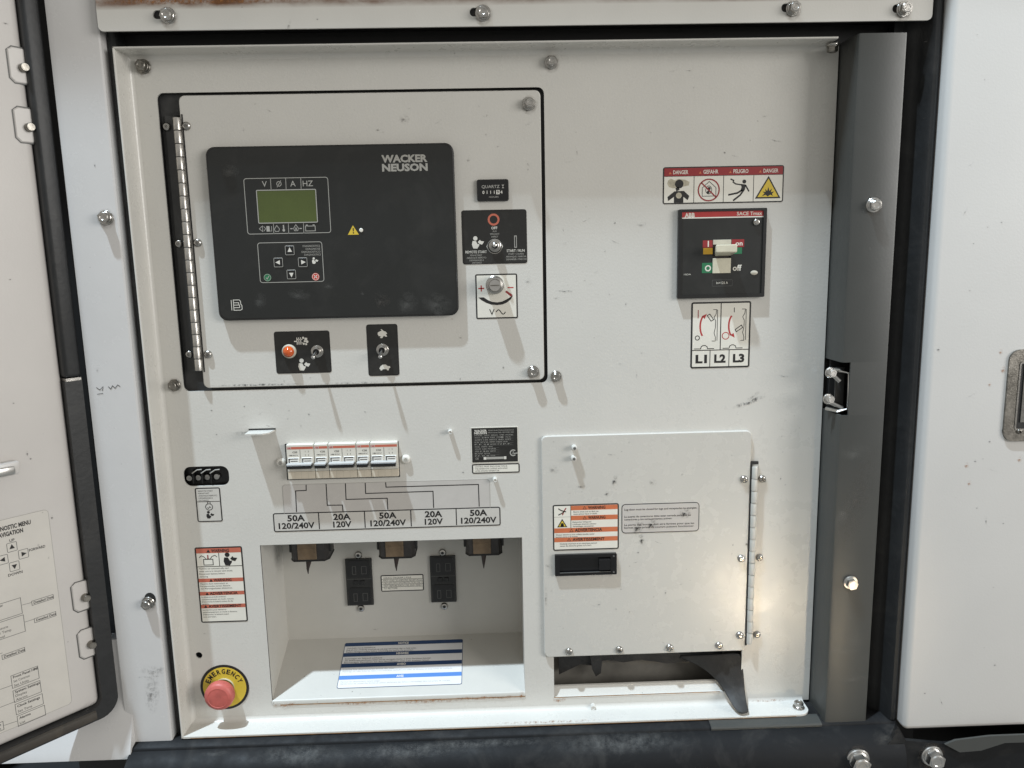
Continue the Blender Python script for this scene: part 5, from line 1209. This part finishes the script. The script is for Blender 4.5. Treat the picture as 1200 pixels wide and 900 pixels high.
# ================================================================== lug door (lower right)
LUG = -0.0045
LG = Thing('lug_door', 'square scuffed grey hinged door over the lug connections, lower right of the panel', 'panel door', W(757, 766, LUG))
a = LG.rect(636.0, 877.0, 508.0, 766.5)
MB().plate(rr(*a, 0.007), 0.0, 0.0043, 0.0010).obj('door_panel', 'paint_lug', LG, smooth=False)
piano_hinge(LG, (884.3, 546), (878.6, 754), 0.0040, 15, 'paint_shaded', 0.001)
x, z0_, z1_ = LG.l(881.5, 650)[0], LG.l(878, 756)[1], LG.l(884, 541)[1]
MB().box(x - 0.0062, x - 0.0036, -0.0003, 0.0038, z0_, z1_).obj('hinge_gap', 'gap', LG, smooth=False)
MB().box(x - 0.0050, x + 0.0046, 0.0, 0.0030, z1_ - 0.004, z1_).obj('hinge_gap', 'gap', LG, smooth=False)
for px, py in ((872.3, 562), (869, 655), (867, 745), (667, 764), (726, 762), (785, 759.6), (843, 757)): screw(LG, px, py, 0.95, 'zinc')
for px, py in ((893.5, 561.5), (890.3, 653.8), (887.3, 744)): screw(P, px, py, 0.95, 'zinc')
for px, py in ((673, 524.6), (672.3, 537)):
    x, z = LG.l(px, py, 0.004); o = MB().lathe([(0.0036, 0.0), (0.0036, -0.0080), (0.0028, -0.0086), (0.0019, -0.0086)], n=14).obj('weld_stud', 'paint', LG, loc=(x, 0, z)); MB().lathe([(0.0020, -0.0087), (0.0018, -0.0089)], n=10).obj('stud_bore', 'dim_ink', o)
for v in ((649, 550, 14, 12, 'scuff_soft', 0.5), (681, 570, 14, 4, 'scuff', 0.0), (720.5, 563, 7, 16, 'scuff', 0.2), (711, 578, 8, 6, 'scuff', -0.4), (765, 565, 12, 10, 'scuff_soft', 0.6), (697, 535, 6, 8, 'dusting', 0.0), (752, 632, 8, 18, 'scuff', -0.3), (748, 647, 4, 4, 'scuff', 0), (800, 555, 4, 8, 'scuff_soft', 0.3), (858, 533, 5, 4, 'scuff_soft', 0.3),
          (643, 663, 12, 6, 'scuff_soft', 0.5), (702, 708, 6, 3, 'scuff', -0.3), (780, 694, 3, 6, 'scuff', 0), (798, 684, 8, 5, 'scuff_soft', -0.4), (738, 716, 3, 8, 'scuff_soft', 0), (876, 637, 6, 8, 'scuff', 0.5), (859, 638, 2.5, 5, 'scuff', 0), (811, 764, 5, 3, 'scuff', 0), (728, 690, 5, 4, 'scuff_soft', 0), (640, 700, 4, 40, 'scuff_soft', 0)):
    mark(LG, v[0], v[1], v[2], v[3], v[4], v[5])
speckle(LG, 640, 865, 515, 580, 9); speckle(LG, 735, 865, 635, 755, 14); speckle(LG, 640, 740, 685, 755, 8)
LW = Sticker('lug_warning_sticker', 'white warning sticker with orange bands above the black latch on the lug door', 'warning sticker', 648.0, 725.2, 590.8, 644.4, LUG, 'label', 'ink', 1.5, 2.4)
Hs = LW.Hp
for u0, v0, v1, s_ in ((21, 1.6, 7.0, 'WARNING'), (21, 13.6, 19.2, 'WARNUNG'), (1.6, 28.4, 34.2, 'ADVERTENCIA'), (1.6, 40.0, 45.4, 'AVERTISSEMENT')): warn_band(LW, u0, 75.6, v0, v1, s_, 'orange_ink', wd=len(s_) * 2.9)
LW.ln([(21, 1.5), (21, 28.4)], 0.7); LW.ln([(1.5, 14.8), (21, 14.8)], 0.4, 'grey_ink')
LW.pl([(6.5, 4.6), (10, 7.0), (15.5, 8.6)], 1.2); LW.pl([(13.4, 8.2), (10.4, 10.4), (6.4, 12.4)], 1.2); LW.pl([(15.6, 4.0), (13.4, 7.2), (11.2, 12.6)], 1.2, 'dark_red_ink')
LW.pg([(5.0, 27.2), (16.8, 27.2), (10.9, 17.0)]); LW.pg([(6.8, 26.2), (15.0, 26.2), (10.9, 19.2)], 'yellow_ink', lv=2); LW.ci(10.9, 23.8, 1.7, lv=3); LW.r_(9.0, 12.8, 24.4, 26.2, lv=3)
for u, v, rows, mw in ((24, 9.0, ('Electric shock and arc flash can', 'cause serious injury or death.'), 48), (23, 21.4, ('Elektrischer Schlag und', 'Lichtbogen koennen schwere', 'Verletzungen verursachen.'), 51), (3, 36.4, ('Choque electrico y arco voltaico pueden causar', 'lesiones graves o la muerte.'), 66), (8, 47.6, ('Decharge electrique et arc electrique peuvent', 'causer des blessures graves ou la mort.'), 58)): LW.lines(rows, u, v, 2.6, 1.6, maxw=mw, bold=0.01)
LW.done()
LN = Sticker('lug_notice_sticker', 'rounded see-through notice sticker with black text and dark smudges on the lug door', 'notice sticker', 728.4, 819.4, 589.6, 623.8, LUG, 'film', 'ink', 0.9, 4.5)
LN.t('Lug door must be closed for lugs and receptacles to energize.', 3.2, 6.6, 2.3, 'ink', align='l', wd=85, bold=0.014)
for j, (s_, wd) in enumerate((('La puerta de conectores debe estar cerrada para que los', 78), ('conectores y los tomacorrientes activen.', 56))): LN.t(s_, 3.2, 15.2 + j * 3.4, 2.2, 'ink', align='l', wd=wd, bold=0.014)
for j, (s_, wd) in enumerate((('La porte des bornes doit etre fermee pour que les', 82), ('bornes et les prises de courant puissent fonctionner.', 82))): LN.t(s_, 3.2, 25.2 + j * 3.4, 2.2, 'ink', align='l', wd=wd, bold=0.014)
LN.done()
for px, py, a_, b_ in ((803, 601, 16, 16), (764, 614, 12, 18), (748, 618, 12, 22)): mark(LN, px, py, a_, b_, 'scuff', 0.3, 0.0009)
BL = Thing('black_latch', 'black rectangular slide latch below the warning sticker on the lug door', 'latch', W(686, 660, LUG))
a = BL.rect(650.0, 722.2, 648.2, 672.6)
MB().prism(rr(*a, 0.0012), -0.0045, 0.0, [rr(a[0] + 0.0065, a[1] - 0.0085, a[2] + 0.0042, a[3] - 0.0046, 0.0008)]).obj('latch_frame', 'black_gloss', BL, smooth=False)
MB().box(a[0] + 0.006, a[1] - 0.008, -0.0012, 0.0002, a[2] + 0.004, a[3] - 0.004).obj('latch_floor', 'black_gloss', BL)
MB().box(a[0] + 0.0065, a[1] - 0.0085, -0.0050, -0.0040, a[2] + 0.0040, a[2] + 0.0048).obj('frame_ridge', 'dim_ink', BL, smooth=False)
MB().sweep([(-0.0013, a[3] - 0.0052), (-0.0062, a[3] - 0.0085), (-0.0062, a[2] + 0.0075), (-0.0013, a[2] + 0.0048)], 'x', a[1] - 0.0245, a[1] - 0.0090).obj('thumb_slide', 'black_gloss', BL, smooth=False)
for dz in (0.0032, -0.0032):
    z = (a[3] - 0.0036) if dz > 0 else (a[2] + 0.0036); MB().lathe([(0.0013, -0.0045), (0.0013, -0.0050)], n=10).obj('latch_pin', 'dim_ink', BL, loc=(a[1] - 0.0042, 0, z))

# black rubber flaps hanging out of the slot
FL = Thing('rubber_flap', 'pointed black rubber flap draped out of the right end of the slot', 'rubber flap', W(860, 800, 0))
def fp(px, py, y): q = W(px, py, y) - FL.loc; return (q.x, q.y, q.z)
LB = [(790, 768, 0.020), (812, 775, 0.016), (831, 787, 0.010), (844, 801, 0.003), (853, 817, -0.010), (859, 828, -0.024), (866, 836, -0.0315)]
RBd = [(869, 764.5, 0.0035), (870, 777, 0.0022), (871, 791, 0.0008), (872, 806, -0.003), (873.5, 818, -0.014), (875, 827, -0.025), (877, 834.5, -0.0310)]
mb = MB(); nr, nc = len(LB), 6; vs = []
for (a, b) in zip(LB, RBd):
    p, q = Vector(fp(*a)), Vector(fp(*b))
    for k in range(nc):
        t = k / (nc - 1); v = p.lerp(q, t); v.y += -0.0035 * math.sin(math.pi * t) * (0.4 + random.random() * 0.5); vs.append(v)
mb.add(vs, [(i * nc + k, i * nc + k + 1, (i + 1) * nc + k + 1, (i + 1) * nc + k) for i in range(nr - 1) for k in range(nc - 1)])
fo = mb.obj('flap_sheet', 'cloth', FL, ang=80)
m_ = fo.modifiers.new('subdivision', 'SUBSURF'); m_.levels = m_.render_levels = 2
m_ = fo.modifiers.new('thickness', 'SOLIDIFY'); m_.thickness = 0.0016
FM = Thing('loose_flap', 'torn dusty dark flap hanging along the inside top of the slot', 'rubber flap', W(700, 790, 0.03))
def fq(px, py, y): q = W(px, py, y) - FM.loc; return (q.x, q.z)
MB().prism([fq(654, 768, 0.03), fq(700, 768, 0.03), fq(699, 780, 0.03), fq(680, 778, 0.03), fq(655, 790, 0.03)], -0.001, 0.001).obj('flap_sheet', 'cloth', FM, smooth=False)
MB().prism([fq(691, 766, 0.024), fq(706, 766, 0.024), fq(704, 788, 0.024), fq(698, 792, 0.024), fq(694, 784, 0.024)], -0.008, -0.006).obj('flap_sheet', 'cloth', FM, smooth=False)
MB().prism([fq(660, 764, 0.03), fq(846, 760, 0.03), fq(844, 774, 0.03), fq(826, 779, 0.03), fq(806, 774, 0.03), fq(780, 776, 0.03), fq(752, 772, 0.03), fq(730, 775, 0.03), fq(712, 772, 0.03), fq(690, 776, 0.03)], -0.003, -0.001).obj('flap_sheet', 'cloth', FM, smooth=False)

# ================================================================== diagnostic sticker on the open door
hostl = LD
DS = Sticker('diagnostic_sticker', 'large pale diagnostic menu chart stuck on the inner face of the left door', 'sticker', 0, 1, 0, 1, 0.0001, 'label_manila', None, 0, 3, host=LD) if False else None
c0, c1, c2 = LD.l(54, 597), LD.l(86, 823), LD.l(0, 866)
T = Thing('diagnostic_sticker', 'large pale menu chart stuck on the inner face of the open left door', 'sticker', LD.loc + LD.R @ Vector((c0[0] - 0.12, -0.0001, (c0[1] + c1[1]) / 2)), rot=(0, 0, TH))
ztop_, zbot_ = c0[1], c1[1]
xr = (c0[0] + c1[0]) / 2
hh = (ztop_ - zbot_) / 2; xo = xr - (c0[0] - 0.12); xl = xo - 0.26
MB().prism(rr(xl, xo, -hh, hh, 0.005), -0.0003, 0.0).obj('sheet', 'label_manila', T, smooth=False)
MB().stroke(rr(xl, xo, -hh, hh, 0.005), 0.0005, -0.00032, True).obj('sheet_edge', 'grey_ink', T, smooth=False)
Yd = -0.0004
def dl(px, py): return T.l(px, py, 0.0003)
mb, fr_ = MB(), MB()
q = dl(36, 611.5); wch = (q[0] - dl(0, 619)[0]) / 11.0; mb.text('DIAGNOSTIC MENU', q[0], q[1], 0.0050, Yd, wch * 15, 'r', 0.04)
q = dl(27, 621); mb.text('NAVIGATION', q[0], q[1], 0.0050, Yd, wch * 10, 'r', 0.04)
def arrow(px, py, a):
    q = dl(px, py); MB().stroke(rr(q[0] - 0.0052, q[0] + 0.0052, q[1] - 0.0055, q[1] + 0.0055, 0.001, 3), 0.0006, Yd, True).obj('arrow_box', 'dim_ink', T, smooth=False)
    mb.poly([(q[0] + 0.0036 * math.cos(rad(a + d)), q[1] + 0.0036 * math.sin(rad(a + d))) for d in (0, 125, 235)], Yd); return q
arrow(14, 641, 90); arrow(27.5, 649, 0); arrow(3.5, 656, 180); arrow(17, 663.5, 270)
q = dl(14, 633); mb.text('UP ↑', q[0], q[1], 0.0030, Yd) if False else mb.text('UP', q[0], q[1], 0.0032, Yd, bold=0.02)
q = dl(18, 672); mb.text('DOWN', q[0], q[1], 0.0032, Yd, bold=0.02)
q = dl(34, 645); mb.text('FORWARD', q[0], q[1], 0.0032, Yd, 0.018, 'l', bold=0.02)
def box_(L_, R_, T_, B_, rows=()):
    """menu box given by its right edge and mid height"""
    z1 = dl(R_, T_)[1]; z0 = dl(R_, B_)[1]; x1 = dl(R_, (T_ + B_) / 2)[0]; x0 = dl(L_, (T_ + B_) / 2 + (R_ - L_) * 0.22)[0]
    MB().stroke([(x0, z0), (x1, z0), (x1, z1), (x0, z1)], 0.0006, Yd, True).obj('menu_box', 'dim_ink', T, smooth=False)
    n = len(rows)
    for i, rw in enumerate(rows):
        mb.text(rw, x0 + 0.002, z1 - (z1 - z0) * (i + 0.5) / n, min(0.0030, (z1 - z0) / n * 0.62), Yd, None, 'l', 0.02 if i == 0 else 0.0, (x1 - x0) * (0.92 if i == 0 else 0.6))
    return x0, x1, z0, z1
box_(37, 62.5, 696.5, 701.5, ('Detailed Data',)); box_(40, 65.5, 716.5, 721.5, ('Detailed Data',)); box_(2, 29, 758.5, 763.5, ('Detailed Data',))
box_(-20, 25, 700, 719, ('Alternator', 'Volts', 'Amps', 'Hertz')); box_(-18, 28.5, 720, 740, ('Engine', 'Oil Pressure', 'Coolant Temp', 'Fuel Level'))
for i, (a_, b_, rows) in enumerate(((780, 795, ('Front Panel HMI', 'Set Contrast', 'Set Units')), (797, 811, ('System Settings', 'Display', 'Alarms')), (812.5, 825, ('Clock Settings', 'Set Time')), (826, 838, ('Alarms', 'List')))): box_(13 + i * 2.3, 45 + i * 2.6, a_, b_, rows)
box_(-10, 4, 845, 855, ('Stop', 'Reset'))
for p0, p1 in (((26, 709), (37, 706)), ((29, 729), (40, 725.5)), ((0, 808), (14, 803)), ((0, 829), (18, 822)), ((5, 850), (20, 845)), ((0, 766), (3, 765))):
    a_, b_ = dl(*p0), dl(*p1); fr_.stroke([a_, b_], 0.0005, Yd)
mb.obj('lettering', 'ink', T, smooth=False); fr_.obj('chart_lines', 'dim_ink', T, smooth=False)
for v in ((30, 612, 3, 3, 'scuff_soft'), (45, 638, 3, 5, 'scuff_soft'), (57, 653, 2, 5, 'scuff_soft'), (50, 600, 3, 3, 'scuff_soft')): mark(T, v[0], v[1], v[2], v[3], v[4], 0, 0.0006)

SC.cycles.use_denoising = True
SC.cycles.denoiser = 'OPENIMAGEDENOISE'
SC.cycles.denoising_input_passes = 'RGB_ALBEDO_NORMAL'
SC.cycles.denoising_prefilter = 'ACCURATE'
SC.cycles.max_bounces = 6
